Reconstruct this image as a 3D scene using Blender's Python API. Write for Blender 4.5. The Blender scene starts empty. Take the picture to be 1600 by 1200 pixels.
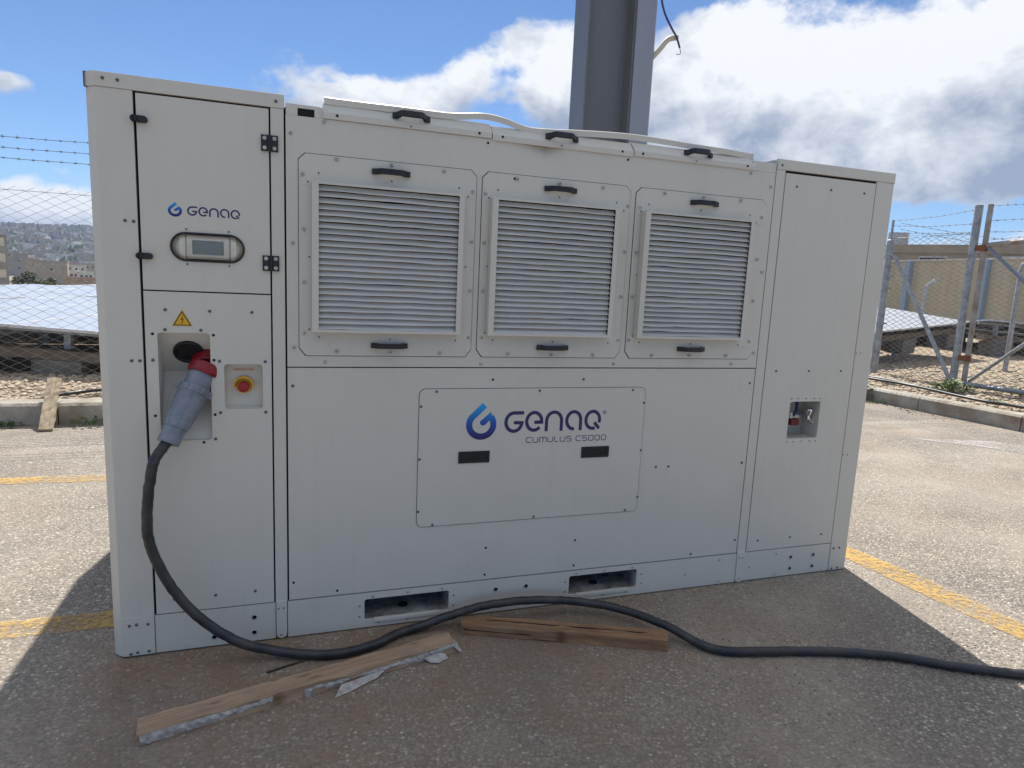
import bpy, bmesh, math, random
from mathutils import Vector, Matrix, noise as mnoise
R_ = math.radians
rnd = random.Random(7)
scene = bpy.context.scene
COL = scene.collection

# ------------------------------------------------------------------ camera
cam_d = bpy.data.cameras.new('camera')
cam_d.sensor_width = 36.0
cam_d.lens = 22.714
cam_d.clip_start = 0.05
cam_d.clip_end = 12000
cam = bpy.data.objects.new('camera', cam_d)
COL.objects.link(cam)
_r = Vector((0.94786074, -0.31541991, 0.04550061))
_u = Vector((0.00578474, 0.15978188, 0.98713539))
_f = Vector((0.31863233, 0.93540367, -0.15327559))
cam.matrix_world = Matrix(((_r.x, _u.x, -_f.x, 0.64881), (_r.y, _u.y, -_f.y, -2.7), (_r.z, _u.z, -_f.z, 1.53225), (0, 0, 0, 1)))
scene.camera = cam

# ------------------------------------------------------------------ sky, sun, exposure
SUN_EL, SUN_AZ = R_(50.0), R_(10.5)          # azimuth clockwise from +Y
world = bpy.data.worlds.new('World')
scene.world = world
world.use_nodes = True
wt = world.node_tree
wt.nodes.clear()

def N(t, kind, **kw):
    n = t.nodes.new(kind)
    for k, v in kw.items():
        if k == 'inputs':
            for a, b in v.items():
                n.inputs[a].default_value = b
        else:
            setattr(n, k, v)
    return n

def MATH(t, op, a, b=None, c=None, clamp=False):
    n = t.nodes.new('ShaderNodeMath'); n.operation = op; n.use_clamp = clamp
    for i, v in enumerate((a, b, c)):
        if v is None: continue
        if isinstance(v, (int, float)): n.inputs[i].default_value = v
        else: t.links.new(v, n.inputs[i])
    return n.outputs[0]

UP_FILL = 0.48        # extra cloud overhead, out of view, added to lift the ambient light
def build_sky():
    L = wt.links.new
    out = N(wt, 'ShaderNodeOutputWorld')
    sky = N(wt, 'ShaderNodeTexSky', sky_type='NISHITA')
    sky.sun_disc = False
    sky.sun_elevation = SUN_EL
    sky.sun_rotation = SUN_AZ
    sky.altitude = 1500
    sky.air_density = 1.0; sky.dust_density = 0.0; sky.ozone_density = 7.0
    bg = N(wt, 'ShaderNodeBackground'); bg.inputs['Strength'].default_value = 0.058
    L(sky.outputs[0], bg.inputs['Color'])
    tc = N(wt, 'ShaderNodeTexCoord')
    sep = N(wt, 'ShaderNodeSeparateXYZ'); L(tc.outputs['Generated'], sep.inputs[0])
    az = MATH(wt, 'MULTIPLY', MATH(wt, 'ARCTAN2', sep.outputs[0], sep.outputs[1]), 57.2958)
    el = MATH(wt, 'MULTIPLY', MATH(wt, 'ARCSINE', sep.outputs[2]), 57.2958)
    # layered cloud deck: direction projected on a plane so that clouds flatten towards the horizon
    cmb = N(wt, 'ShaderNodeCombineXYZ'); L(sep.outputs[0], cmb.inputs[0]); L(sep.outputs[1], cmb.inputs[1]); L(MATH(wt, 'MULTIPLY', sep.outputs[2], 1.45), cmb.inputs[2])
    n1 = N(wt, 'ShaderNodeTexNoise', inputs={'Scale': 6.5, 'Detail': 9.0, 'Roughness': 0.55, 'Distortion': 0.0}); L(cmb.outputs[0], n1.inputs['Vector'])
    n2 = N(wt, 'ShaderNodeTexNoise', inputs={'Scale': 4.0, 'Detail': 5.0, 'Roughness': 0.5}); L(cmb.outputs[0], n2.inputs['Vector'])
    n3 = N(wt, 'ShaderNodeTexNoise', inputs={'Scale': 15.0, 'Detail': 10.0, 'Roughness': 0.6, 'Distortion': 0.15}); L(cmb.outputs[0], n3.inputs['Vector'])
    # big cloud masses: (azimuth, elevation, half width, half height, weight)
    blobs = [(4.5, 13.2, 7.0, 2.6, .70), (13.0, 15.4, 3.4, 2.6, .40), (21.5, 16.0, 6.0, 4.2, .70), (35.5, 14.8, 8.5, 5.4, .72), (48.5, 16.0, 12.0, 5.8, .62),
             (66.0, 14.0, 12.0, 6.0, .8), (45.0, 9.5, 16.0, 2.6, .55), (-19.5, 2.8, 10.0, 3.0, .85), (-18.7, 11.6, 2.4, 1.0, .42), (12.0, 8.0, 12.0, 3.0, .5),
             (110.0, 20.0, 34.0, 12.0, .55), (50.0, 4.2, 14.0, 1.1, .42), (30.0, 3.0, 14.0, 2.2, .4)]  # wide side mass is out of view, shaped to brighten the right
    tot = None; low = None
    for (a, e, sa, se, w) in blobs:
        da = MATH(wt, 'DIVIDE', MATH(wt, 'SUBTRACT', az, a), sa)
        de = MATH(wt, 'DIVIDE', MATH(wt, 'SUBTRACT', el, e), se)
        g = MATH(wt, 'MULTIPLY', MATH(wt, 'EXPONENT', MATH(wt, 'MULTIPLY', MATH(wt, 'ADD', MATH(wt, 'MULTIPLY', da, da), MATH(wt, 'MULTIPLY', de, de)), -1.0)), w)
        h = MATH(wt, 'MULTIPLY', g, de)
        tot = g if tot is None else MATH(wt, 'ADD', tot, g)
        low = h if low is None else MATH(wt, 'ADD', low, h)
    d = MATH(wt, 'ADD', MATH(wt, 'MULTIPLY', n1.outputs[0], 1.25), MATH(wt, 'MULTIPLY', n3.outputs[0], 0.55))
    d = MATH(wt, 'ADD', d, tot)
    up = N(wt, 'ShaderNodeMapRange', interpolation_type='SMOOTHSTEP', inputs={'From Min': 22.0, 'From Max': 38.0, 'To Min': 0.0, 'To Max': UP_FILL})
    L(el, up.inputs[0])
    d = MATH(wt, 'ADD', d, up.outputs[0])
    mr = N(wt, 'ShaderNodeMapRange', interpolation_type='SMOOTHSTEP', inputs={'From Min': 1.17, 'From Max': 1.36})
    L(d, mr.inputs[0])
    # thick parts and undersides of the clouds are grey, their edges and tops white
    thick = MATH(wt, 'ADD', MATH(wt, 'MULTIPLY', MATH(wt, 'SUBTRACT', n2.outputs[0], 0.5), 1.6), MATH(wt, 'MULTIPLY', low, -1.05))
    thick = MATH(wt, 'ADD', thick, MATH(wt, 'MULTIPLY', MATH(wt, 'SUBTRACT', n3.outputs[0], 0.5), 1.35))
    ramp = N(wt, 'ShaderNodeValToRGB')
    ramp.color_ramp.elements[0].position = 0.22; ramp.color_ramp.elements[0].color = (0.93, 0.95, 0.99, 1)
    ramp.color_ramp.elements[1].position = 0.84; ramp.color_ramp.elements[1].color = (0.33, 0.40, 0.53, 1)
    m2 = MATH(wt, 'ADD', thick, 0.42)
    L(m2, ramp.inputs[0])
    bgc = N(wt, 'ShaderNodeBackground'); bgc.inputs['Strength'].default_value = 0.50
    L(ramp.outputs[0], bgc.inputs['Color'])
    mix = N(wt, 'ShaderNodeMixShader')
    L(mr.outputs[0], mix.inputs[0]); L(bg.outputs[0], mix.inputs[1]); L(bgc.outputs[0], mix.inputs[2])
    L(mix.outputs[0], out.inputs['Surface'])
build_sky()

sun_d = bpy.data.lights.new('sun', 'SUN')
sun_d.energy = 3.5
sun_d.angle = R_(0.55)
sun_d.color = (1.0, 0.955, 0.88)
sun = bpy.data.objects.new('sun', sun_d)
COL.objects.link(sun)
sv = Vector((math.sin(SUN_AZ) * math.cos(SUN_EL), math.cos(SUN_AZ) * math.cos(SUN_EL), math.sin(SUN_EL)))
sun.rotation_euler = sv.to_track_quat('Z', 'Y').to_euler()
sun.location = (0, 0, 30)

scene.view_settings.view_transform = 'Standard'
scene.view_settings.look = 'None'
scene.view_settings.gamma = 1.0
scene.view_settings.use_curve_mapping = False
scene.view_settings.exposure = 1.05
scene.render.engine = 'CYCLES'
scene.cycles.max_bounces = 6
scene.cycles.volume_bounces = 0
scene.cycles.transparent_max_bounces = 12

# ------------------------------------------------------------------ helpers
class MB:
    def __init__(s): s.v = []; s.f = []; s.sm = []; s.mi = []; s.m = 0
    def add(s, vs, fs, smooth=False):
        o = len(s.v); s.v += [tuple(p) for p in vs]
        for f in fs:
            s.f.append(tuple(i + o for i in f)); s.sm.append(smooth); s.mi.append(s.m)
        return s
    def box(s, x0, x1, y0, y1, z0, z1):
        return s.add([(x0,y0,z0),(x1,y0,z0),(x1,y1,z0),(x0,y1,z0),(x0,y0,z1),(x1,y0,z1),(x1,y1,z1),(x0,y1,z1)],
              [(0,3,2,1),(4,5,6,7),(0,1,5,4),(1,2,6,5),(2,3,7,6),(3,0,4,7)])
    def prism(s, poly, axis, a, b, smooth=False):
        """poly of 2-D points extruded along an axis: 'y' takes (x,z), 'z' takes (x,y), 'x' takes (y,z)"""
        def P(p, t):
            return (p[0], t, p[1]) if axis == 'y' else ((p[0], p[1], t) if axis == 'z' else (t, p[0], p[1]))
        n = len(poly)
        area = sum(poly[i][0]*poly[(i+1)%n][1]-poly[(i+1)%n][0]*poly[i][1] for i in range(n))
        ccw = area > 0
        if axis == 'y': ccw = not ccw
        if a > b: a, b = b, a
        q = poly if ccw else poly[::-1]
        vs = [P(p, a) for p in q] + [P(p, b) for p in q]
        fs = [tuple(range(n))[::-1], tuple(range(n, 2*n))]
        s.add(vs, fs)
        o = len(s.v) - 2*n
        for i in range(n):
            j = (i+1) % n
            s.f.append((o+i, o+j, o+n+j, o+n+i)); s.sm.append(smooth); s.mi.append(s.m)
        return s
    def tube(s, path, r, n=8, caps=True, smooth=True):
        pts = [Vector(p) for p in path]
        rs = r if isinstance(r, (list, tuple)) else [r]*len(pts)
        t0 = (pts[1]-pts[0]).normalized()
        up = Vector((0,0,1)) if abs(t0.z) < .9 else Vector((1,0,0))
        a = t0.cross(up).normalized(); rings = []
        for i, p in enumerate(pts):
            t = (pts[min(i+1, len(pts)-1)] - pts[max(i-1, 0)])
            t = t.normalized() if t.length > 1e-9 else t0
            a = (a - t*a.dot(t)).normalized(); b = t.cross(a)
            rings.append([p + (a*math.cos(2*math.pi*k/n) + b*math.sin(2*math.pi*k/n))*rs[i] for k in range(n)])
        vs = [v for rg in rings for v in rg]; fs = []
        for i in range(len(pts)-1):
            for k in range(n):
                k2 = (k+1) % n
                fs.append((i*n+k, i*n+k2, (i+1)*n+k2, (i+1)*n+k))
        s.add(vs, fs, smooth)
        if caps:
            s.add(rings[0], [tuple(range(n))[::-1]]); s.add(rings[-1], [tuple(range(n))])
        return s
    def lathe(s, prof, p0, axis, n=24, caps=True):
        """prof: (t along axis, radius)"""
        ax = Vector(axis).normalized(); p0 = Vector(p0)
        up = Vector((0,0,1)) if abs(ax.z) < .9 else Vector((1,0,0))
        a = ax.cross(up).normalized(); b = ax.cross(a)
        for i in range(len(prof)-1):
            (t0, r0), (t1, r1) = prof[i], prof[i+1]
            A = [p0+ax*t0+(a*math.cos(2*math.pi*k/n)+b*math.sin(2*math.pi*k/n))*r0 for k in range(n)]
            B = [p0+ax*t1+(a*math.cos(2*math.pi*k/n)+b*math.sin(2*math.pi*k/n))*r1 for k in range(n)]
            s.add(A+B, [(k, (k+1)%n, n+(k+1)%n, n+k) for k in range(n)], True)
        if caps:
            for (t, r), fl in ((prof[0], 0), (prof[-1], 1)):
                if r > 1e-5:
                    A = [p0+ax*t+(a*math.cos(2*math.pi*k/n)+b*math.sin(2*math.pi*k/n))*r for k in range(n)]
                    s.add(A, [tuple(range(n))] if fl else [tuple(range(n))[::-1]])
        return s
    def mesh(s, name, mats, off=(0,0,0)):
        me = bpy.data.meshes.new(name)
        ox, oy, oz = off
        me.from_pydata([(x-ox, y-oy, z-oz) for x, y, z in s.v], [], s.f)
        me.polygons.foreach_set('use_smooth', s.sm)
        me.polygons.foreach_set('material_index', s.mi)
        for m in (mats if isinstance(mats, (list, tuple)) else [mats]): me.materials.append(m)
        me.update()
        bm = bmesh.new(); bm.from_mesh(me); bmesh.ops.recalc_face_normals(bm, faces=bm.faces[:]); bm.to_mesh(me); bm.free()
        return me
    def build(s, name, mats, parent=None, bevel=0.0, off=None):
        o0 = off if off is not None else (WLOC.get(parent.name, (0,0,0)) if parent else (0,0,0))
        o = bpy.data.objects.new(name, s.mesh(name, mats, o0))
        COL.objects.link(o)
        if parent: o.parent = parent
        if parent: WLOC[o.name] = o0
        if bevel:
            b = o.modifiers.new('bevel', 'BEVEL'); b.width = bevel; b.segments = 2; b.limit_method = 'ANGLE'; b.angle_limit = R_(40)
        return o
WLOC = {}

def inst(name, me, parent, loc, rot=None):
    o = bpy.data.objects.new(name, me); COL.objects.link(o)
    o.parent = parent
    w = WLOC.get(parent.name, (0,0,0)) if parent else (0,0,0)
    o.location = (loc[0]-w[0], loc[1]-w[1], loc[2]-w[2])
    if rot: o.rotation_euler = rot
    return o

def tag(o, label=None, cat=None, group=None, kind=None):
    if label: o['label'] = label
    if cat: o['category'] = cat
    if group: o['group'] = group
    if kind: o['kind'] = kind
    return o

def thing(name, loc, label, cat, group=None, rz=0.0):
    o = bpy.data.objects.new(name, None); COL.objects.link(o)
    o.empty_display_size = .2
    o.location = loc; o.rotation_euler = (0, 0, rz)
    WLOC[o.name] = tuple(loc) if rz == 0 else (0, 0, 0)
    return tag(o, label, cat, group)

def smoothpath(pts, k=6):
    P = [Vector(p) for p in pts]; out = []
    for i in range(len(P)-1):
        p0 = P[max(i-1,0)]; p1 = P[i]; p2 = P[i+1]; p3 = P[min(i+2, len(P)-1)]
        for j in range(k):
            t = j/k
            out.append(0.5*((2*p1)+(p2-p0)*t+(2*p0-5*p1+4*p2-p3)*t*t+(3*p1-p0-3*p2+p3)*t**3))
    out.append(P[-1]); return out

# ------------------------------------------------------------------ materials
def mat(name, col, rough=.6, metal=0.0, var=.0, vscale=6.0, stretch=(1,1,1), bump=0.0, bscale=40.0, spec=None, col2=None):
    m = bpy.data.materials.new(name); m.use_nodes = True
    t = m.node_tree; L = t.links.new
    p = t.nodes['Principled BSDF']
    p.inputs['Base Color'].default_value = (*col, 1); p.inputs['Roughness'].default_value = rough; p.inputs['Metallic'].default_value = metal
    if spec is not None: p.inputs['Specular IOR Level'].default_value = spec
    g = N(t, 'ShaderNodeNewGeometry')
    if var > 0:
        mp = N(t, 'ShaderNodeMapping'); mp.inputs['Scale'].default_value = stretch; L(g.outputs['Position'], mp.inputs[0])
        n = N(t, 'ShaderNodeTexNoise', inputs={'Scale': vscale, 'Detail': 6.0, 'Roughness': .6}); L(mp.outputs[0], n.inputs['Vector'])
        mx = N(t, 'ShaderNodeMix', data_type='RGBA')
        c2 = col2 if col2 else tuple(c*(1-var) for c in col)
        mx.inputs[6].default_value = (*[min(1, c*(1+var*.5)) for c in col], 1); mx.inputs[7].default_value = (*c2, 1)
        mr = N(t, 'ShaderNodeMapRange', inputs={'From Min': .35, 'From Max': .68}); L(n.outputs[0], mr.inputs[0])
        L(mr.outputs[0], mx.inputs[0]); L(mx.outputs[2], p.inputs['Base Color'])
    if bump > 0:
        n2 = N(t, 'ShaderNodeTexNoise', inputs={'Scale': bscale, 'Detail': 5.0, 'Roughness': .6}); L(g.outputs['Position'], n2.inputs['Vector'])
        b = N(t, 'ShaderNodeBump', inputs={'Strength': 1.0, 'Distance': bump}); L(n2.outputs[0], b.inputs['Height']); L(b.outputs[0], p.inputs['Normal'])
    return m

def paint_mat():
    """pale grey powder coat: faint rain streaks, a little dust splash low down, slightly wavy sheet"""
    m = bpy.data.materials.new('powder_coat'); m.use_nodes = True
    t = m.node_tree; L = t.links.new; p = t.nodes['Principled BSDF']
    g = N(t, 'ShaderNodeNewGeometry')
    mp = N(t, 'ShaderNodeMapping'); mp.inputs['Scale'].default_value = (16, 16, .7); L(g.outputs['Position'], mp.inputs[0])
    n = N(t, 'ShaderNodeTexNoise', inputs={'Scale': 1.6, 'Detail': 7.0, 'Roughness': .62}); L(mp.outputs[0], n.inputs['Vector'])
    n2 = N(t, 'ShaderNodeTexNoise', inputs={'Scale': 2.2, 'Detail': 5.0, 'Roughness': .6}); L(g.outputs['Position'], n2.inputs['Vector'])
    a = N(t, 'ShaderNodeMapRange', inputs={'From Min': .50, 'From Max': .80, 'To Max': .10}); L(n.outputs[0], a.inputs[0])
    mx = N(t, 'ShaderNodeMix', data_type='RGBA'); mx.inputs[6].default_value = (.605, .58, .51, 1); mx.inputs[7].default_value = (.36, .315, .25, 1)
    b_ = N(t, 'ShaderNodeMapRange', inputs={'From Min': .45, 'From Max': .75, 'To Max': .10}); L(n2.outputs[0], b_.inputs[0])
    n4 = N(t, 'ShaderNodeTexNoise', inputs={'Scale': 60.0, 'Detail': 3.0, 'Roughness': .7}); L(g.outputs['Position'], n4.inputs['Vector'])
    sp = N(t, 'ShaderNodeMapRange', inputs={'From Min': .64, 'From Max': .76, 'To Max': .35}); L(n4.outputs[0], sp.inputs[0])
    sx = N(t, 'ShaderNodeSeparateXYZ'); L(g.outputs['Position'], sx.inputs[0])
    lw = N(t, 'ShaderNodeMapRange', inputs={'From Min': .02, 'From Max': .34, 'To Min': 1.6, 'To Max': .12}); L(sx.outputs[2], lw.inputs[0])
    f = MATH(t, 'ADD', MATH(t, 'ADD', a.outputs[0], b_.outputs[0]), MATH(t, 'MULTIPLY', sp.outputs[0], lw.outputs[0]), clamp=True)
    L(f, mx.inputs[0]); L(mx.outputs[2], p.inputs['Base Color'])
    p.inputs['Roughness'].default_value = .42
    n3 = N(t, 'ShaderNodeTexNoise', inputs={'Scale': 1.7, 'Detail': 2.0}); L(g.outputs['Position'], n3.inputs['Vector'])
    b = N(t, 'ShaderNodeBump', inputs={'Strength': .5, 'Distance': .012}); L(n3.outputs[0], b.inputs['Height'])
    n5 = N(t, 'ShaderNodeTexNoise', inputs={'Scale': 600.0, 'Detail': 1.0}); L(g.outputs['Position'], n5.inputs['Vector'])
    b2 = N(t, 'ShaderNodeBump', inputs={'Strength': .25, 'Distance': .0004}); L(n5.outputs[0], b2.inputs['Height']); L(b.outputs[0], b2.inputs['Normal'])
    L(b2.outputs[0], p.inputs['Normal'])
    return m

def asphalt_mat():
    m = bpy.data.materials.new('worn_asphalt'); m.use_nodes = True
    t = m.node_tree; L = t.links.new; p = t.nodes['Principled BSDF']
    g = N(t, 'ShaderNodeNewGeometry')
    v = N(t, 'ShaderNodeTexVoronoi', inputs={'Scale': 86.0, 'Randomness': 1.0}); L(g.outputs['Position'], v.inputs['Vector'])
    v2 = N(t, 'ShaderNodeTexVoronoi', inputs={'Scale': 210.0, 'Randomness': 1.0}); L(g.outputs['Position'], v2.inputs['Vector'])
    s1 = N(t, 'ShaderNodeSeparateColor'); L(v.outputs['Color'], s1.inputs[0])
    s2 = N(t, 'ShaderNodeSeparateColor'); L(v2.outputs['Color'], s2.inputs[0])
    st = N(t, 'ShaderNodeValToRGB'); e = st.color_ramp.elements
    e[0].position = 0.0; e[0].color = (.13, .112, .096, 1); e[1].position = 1.0; e[1].color = (.72, .66, .57, 1)
    q = st.color_ramp.elements.new(.42); q.color = (.205, .178, .15, 1)
    q = st.color_ramp.elements.new(.90); q.color = (.37, .325, .27, 1)
    L(s1.outputs[0], st.inputs[0])
    st2 = N(t, 'ShaderNodeValToRGB'); e = st2.color_ramp.elements
    e[0].color = (.10, .088, .076, 1); e[1].color = (.36, .33, .285, 1); L(s2.outputs[1], st2.inputs[0])
    mA = N(t, 'ShaderNodeMix', data_type='RGBA'); mA.inputs[0].default_value = .25
    gap = N(t, 'ShaderNodeMapRange', inputs={'From Min': .25, 'From Max': .75, 'To Min': 1.28, 'To Max': .34}); L(v.outputs['Distance'], gap.inputs[0])  # paints shading into each stone: bright crown, dark gap around it
    mG = N(t, 'ShaderNodeMix', data_type='RGBA', blend_type='MULTIPLY'); mG.inputs[0].default_value = 1.0
    L(st.outputs[0], mG.inputs[6]); L(gap.outputs[0], mG.inputs[7])
    L(mG.outputs[2], mA.inputs[6]); L(st2.outputs[0], mA.inputs[7])
    # dust that fills the surface in large soft patches
    n = N(t, 'ShaderNodeTexNoise', inputs={'Scale': .55, 'Detail': 7.0, 'Roughness': .62}); L(g.outputs['Position'], n.inputs['Vector'])
    du = N(t, 'ShaderNodeMapRange', inputs={'From Min': .36, 'From Max': .66, 'To Min': .08, 'To Max': .86}); L(n.outputs[0], du.inputs[0])
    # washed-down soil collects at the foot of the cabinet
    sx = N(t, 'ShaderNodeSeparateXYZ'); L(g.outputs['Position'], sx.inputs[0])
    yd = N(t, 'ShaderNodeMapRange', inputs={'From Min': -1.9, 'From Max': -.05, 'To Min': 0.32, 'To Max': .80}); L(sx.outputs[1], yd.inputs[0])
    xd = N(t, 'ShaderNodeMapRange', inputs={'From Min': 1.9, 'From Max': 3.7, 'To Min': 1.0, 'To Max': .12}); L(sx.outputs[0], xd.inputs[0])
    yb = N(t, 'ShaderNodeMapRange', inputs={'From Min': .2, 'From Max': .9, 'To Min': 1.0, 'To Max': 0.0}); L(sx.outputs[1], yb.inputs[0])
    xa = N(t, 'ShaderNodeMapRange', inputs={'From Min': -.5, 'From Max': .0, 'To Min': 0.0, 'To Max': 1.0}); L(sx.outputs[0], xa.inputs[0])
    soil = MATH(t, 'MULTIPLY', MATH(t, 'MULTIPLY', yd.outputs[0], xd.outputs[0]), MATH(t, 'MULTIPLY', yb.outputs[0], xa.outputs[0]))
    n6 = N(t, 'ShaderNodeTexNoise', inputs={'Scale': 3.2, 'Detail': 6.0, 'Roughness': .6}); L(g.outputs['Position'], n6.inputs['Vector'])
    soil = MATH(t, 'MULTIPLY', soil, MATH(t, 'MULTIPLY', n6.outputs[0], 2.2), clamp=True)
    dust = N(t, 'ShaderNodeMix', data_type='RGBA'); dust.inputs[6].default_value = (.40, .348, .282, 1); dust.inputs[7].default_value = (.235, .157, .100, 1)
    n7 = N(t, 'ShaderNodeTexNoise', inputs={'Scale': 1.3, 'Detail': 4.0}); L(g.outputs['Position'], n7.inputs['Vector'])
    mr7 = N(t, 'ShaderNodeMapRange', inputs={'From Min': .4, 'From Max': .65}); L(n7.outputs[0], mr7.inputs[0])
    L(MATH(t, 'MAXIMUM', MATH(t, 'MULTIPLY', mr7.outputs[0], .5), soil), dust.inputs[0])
    n5 = N(t, 'ShaderNodeTexNoise', inputs={'Scale': 26.0, 'Detail': 6.0, 'Roughness': .7}); L(g.outputs['Position'], n5.inputs['Vector'])
    fine = N(t, 'ShaderNodeMapRange', inputs={'From Min': .3, 'From Max': .7, 'To Min': .55, 'To Max': 1.15}); L(n5.outputs[0], fine.inputs[0])
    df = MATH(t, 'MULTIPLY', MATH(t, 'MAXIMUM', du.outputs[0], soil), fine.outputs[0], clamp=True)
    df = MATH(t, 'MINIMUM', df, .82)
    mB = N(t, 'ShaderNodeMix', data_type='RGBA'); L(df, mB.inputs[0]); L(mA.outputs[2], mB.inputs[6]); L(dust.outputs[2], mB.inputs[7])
    # dark oily spots
    n8 = N(t, 'ShaderNodeTexNoise', inputs={'Scale': 2.4, 'Detail': 8.0, 'Roughness': .72}); L(g.outputs['Position'], n8.inputs['Vector'])
    sp = N(t, 'ShaderNodeMapRange', inputs={'From Min': .60, 'From Max': .74, 'To Max': .55}); L(n8.outputs[0], sp.inputs[0])
    mC = N(t, 'ShaderNodeMix', data_type='RGBA'); L(sp.outputs[0], mC.inputs[0]); L(mB.outputs[2], mC.inputs[6]); mC.inputs[7].default_value = (.11, .095, .08, 1)
    nw = N(t, 'ShaderNodeTexNoise', inputs={'Scale': 1.8, 'Detail': 5.0}); L(g.outputs['Position'], nw.inputs['Vector'])
    va = N(t, 'ShaderNodeVectorMath', operation='MULTIPLY_ADD'); va.inputs[1].default_value = (.9, .9, .9); L(nw.outputs['Color'], va.inputs[0]); L(g.outputs['Position'], va.inputs[2])
    vc = N(t, 'ShaderNodeTexVoronoi', feature='DISTANCE_TO_EDGE', inputs={'Scale': .42}); L(va.outputs[0], vc.inputs['Vector'])
    ck = N(t, 'ShaderNodeMapRange', inputs={'From Min': .0, 'From Max': .0035, 'To Min': .30, 'To Max': 0.0}); L(vc.outputs['Distance'], ck.inputs[0])
    ckm = N(t, 'ShaderNodeMapRange', inputs={'From Min': .5, 'From Max': .6}); L(n7.outputs[0], ckm.inputs[0])
    nb = N(t, 'ShaderNodeTexNoise', inputs={'Scale': .9, 'Detail': 4.0, 'Roughness': .55}); L(g.outputs['Position'], nb.inputs['Vector'])
    sb = N(t, 'ShaderNodeMapRange', inputs={'From Min': .52, 'From Max': .70, 'To Max': .38}); L(nb.outputs[0], sb.inputs[0])
    mS = N(t, 'ShaderNodeMix', data_type='RGBA'); L(sb.outputs[0], mS.inputs[0]); L(mC.outputs[2], mS.inputs[6]); mS.inputs[7].default_value = (.15, .125, .105, 1); mC = mS
    mD = N(t, 'ShaderNodeMix', data_type='RGBA'); L(MATH(t, 'MULTIPLY', ck.outputs[0], ckm.outputs[0]), mD.inputs[0]); L(mC.outputs[2], mD.inputs[6]); mD.inputs[7].default_value = (.07, .06, .05, 1)
    L(mD.outputs[2], p.inputs['Base Color'])
    p.inputs['Roughness'].default_value = .85
    b = N(t, 'ShaderNodeBump', inputs={'Strength': 1.0, 'Distance': .006})
    h = MATH(t, 'ADD', MATH(t, 'MULTIPLY', v.outputs['Distance'], -1.0), MATH(t, 'MULTIPLY', n5.outputs[0], .5))
    L(MATH(t, 'MULTIPLY', h, MATH(t, 'SUBTRACT', 1.1, df)), b.inputs['Height']); L(b.outputs[0], p.inputs['Normal'])
    return m

def line_paint_mat():
    m = bpy.data.materials.new('worn_yellow_paint'); m.use_nodes = True
    t = m.node_tree; L = t.links.new; p = t.nodes['Principled BSDF']
    p.inputs['Base Color'].default_value = (.62, .34, .045, 1); p.inputs['Roughness'].default_value = .75
    g = N(t, 'ShaderNodeNewGeometry')
    n = N(t, 'ShaderNodeTexNoise', inputs={'Scale': 34.0, 'Detail': 7.0, 'Roughness': .72}); L(g.outputs['Position'], n.inputs['Vector'])
    n2 = N(t, 'ShaderNodeTexNoise', inputs={'Scale': 2.6, 'Detail': 4.0}); L(g.outputs['Position'], n2.inputs['Vector'])
    mr = N(t, 'ShaderNodeMapRange', inputs={'From Min': .50, 'From Max': .60}); L(MATH(t, 'ADD', MATH(t, 'MULTIPLY', n.outputs[0], .75), MATH(t, 'MULTIPLY', n2.outputs[0], .34)), mr.inputs[0])
    vv = N(t, 'ShaderNodeTexVoronoi', inputs={'Scale': 95.0}); L(g.outputs['Position'], vv.inputs['Vector'])
    mx = N(t, 'ShaderNodeMix', data_type='RGBA'); mx.inputs[6].default_value = (.66, .40, .075, 1); mx.inputs[7].default_value = (.52, .33, .10, 1)
    L(MATH(t, 'MULTIPLY', vv.outputs['Distance'], 1.2, clamp=True), mx.inputs[0]); L(mx.outputs[2], p.inputs['Base Color'])
    tr = N(t, 'ShaderNodeBsdfTransparent'); ms = N(t, 'ShaderNodeMixShader')
    L(MATH(t, 'MULTIPLY_ADD', mr.outputs[0], .55, MATH(t, 'MULTIPLY', n2.outputs[0], .62)), ms.inputs[0]); L(p.outputs[0], ms.inputs[1]); L(tr.outputs[0], ms.inputs[2])
    L(ms.outputs[0], t.nodes['Material Output'].inputs['Surface'])
    b = N(t, 'ShaderNodeBump', inputs={'Strength': .5, 'Distance': .003}); L(MATH(t, 'MULTIPLY', vv.outputs['Distance'], -1.0), b.inputs['Height']); L(b.outputs[0], p.inputs['Normal'])
    return m

def gravel_ground_mat():
    m = bpy.data.materials.new('limestone_gravel'); m.use_nodes = True
    t = m.node_tree; L = t.links.new; p = t.nodes['Principled BSDF']
    g = N(t, 'ShaderNodeNewGeometry')
    v = N(t, 'ShaderNodeTexVoronoi', inputs={'Scale': 22.0}); L(g.outputs['Position'], v.inputs['Vector'])
    s = N(t, 'ShaderNodeSeparateColor'); L(v.outputs['Color'], s.inputs[0])
    r = N(t, 'ShaderNodeValToRGB'); e = r.color_ramp.elements
    e[0].color = (.20, .145, .09, 1); e[1].color = (.46, .38, .28, 1); L(s.outputs[0], r.inputs[0])
    L(r.outputs[0], p.inputs['Base Color']); p.inputs['Roughness'].default_value = .9
    b = N(t, 'ShaderNodeBump', inputs={'Strength': 1.0, 'Distance': .03}); L(MATH(t, 'MULTIPLY', v.outputs['Distance'], -1.0), b.inputs['Height']); L(b.outputs[0], p.inputs['Normal'])
    return m

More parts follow.
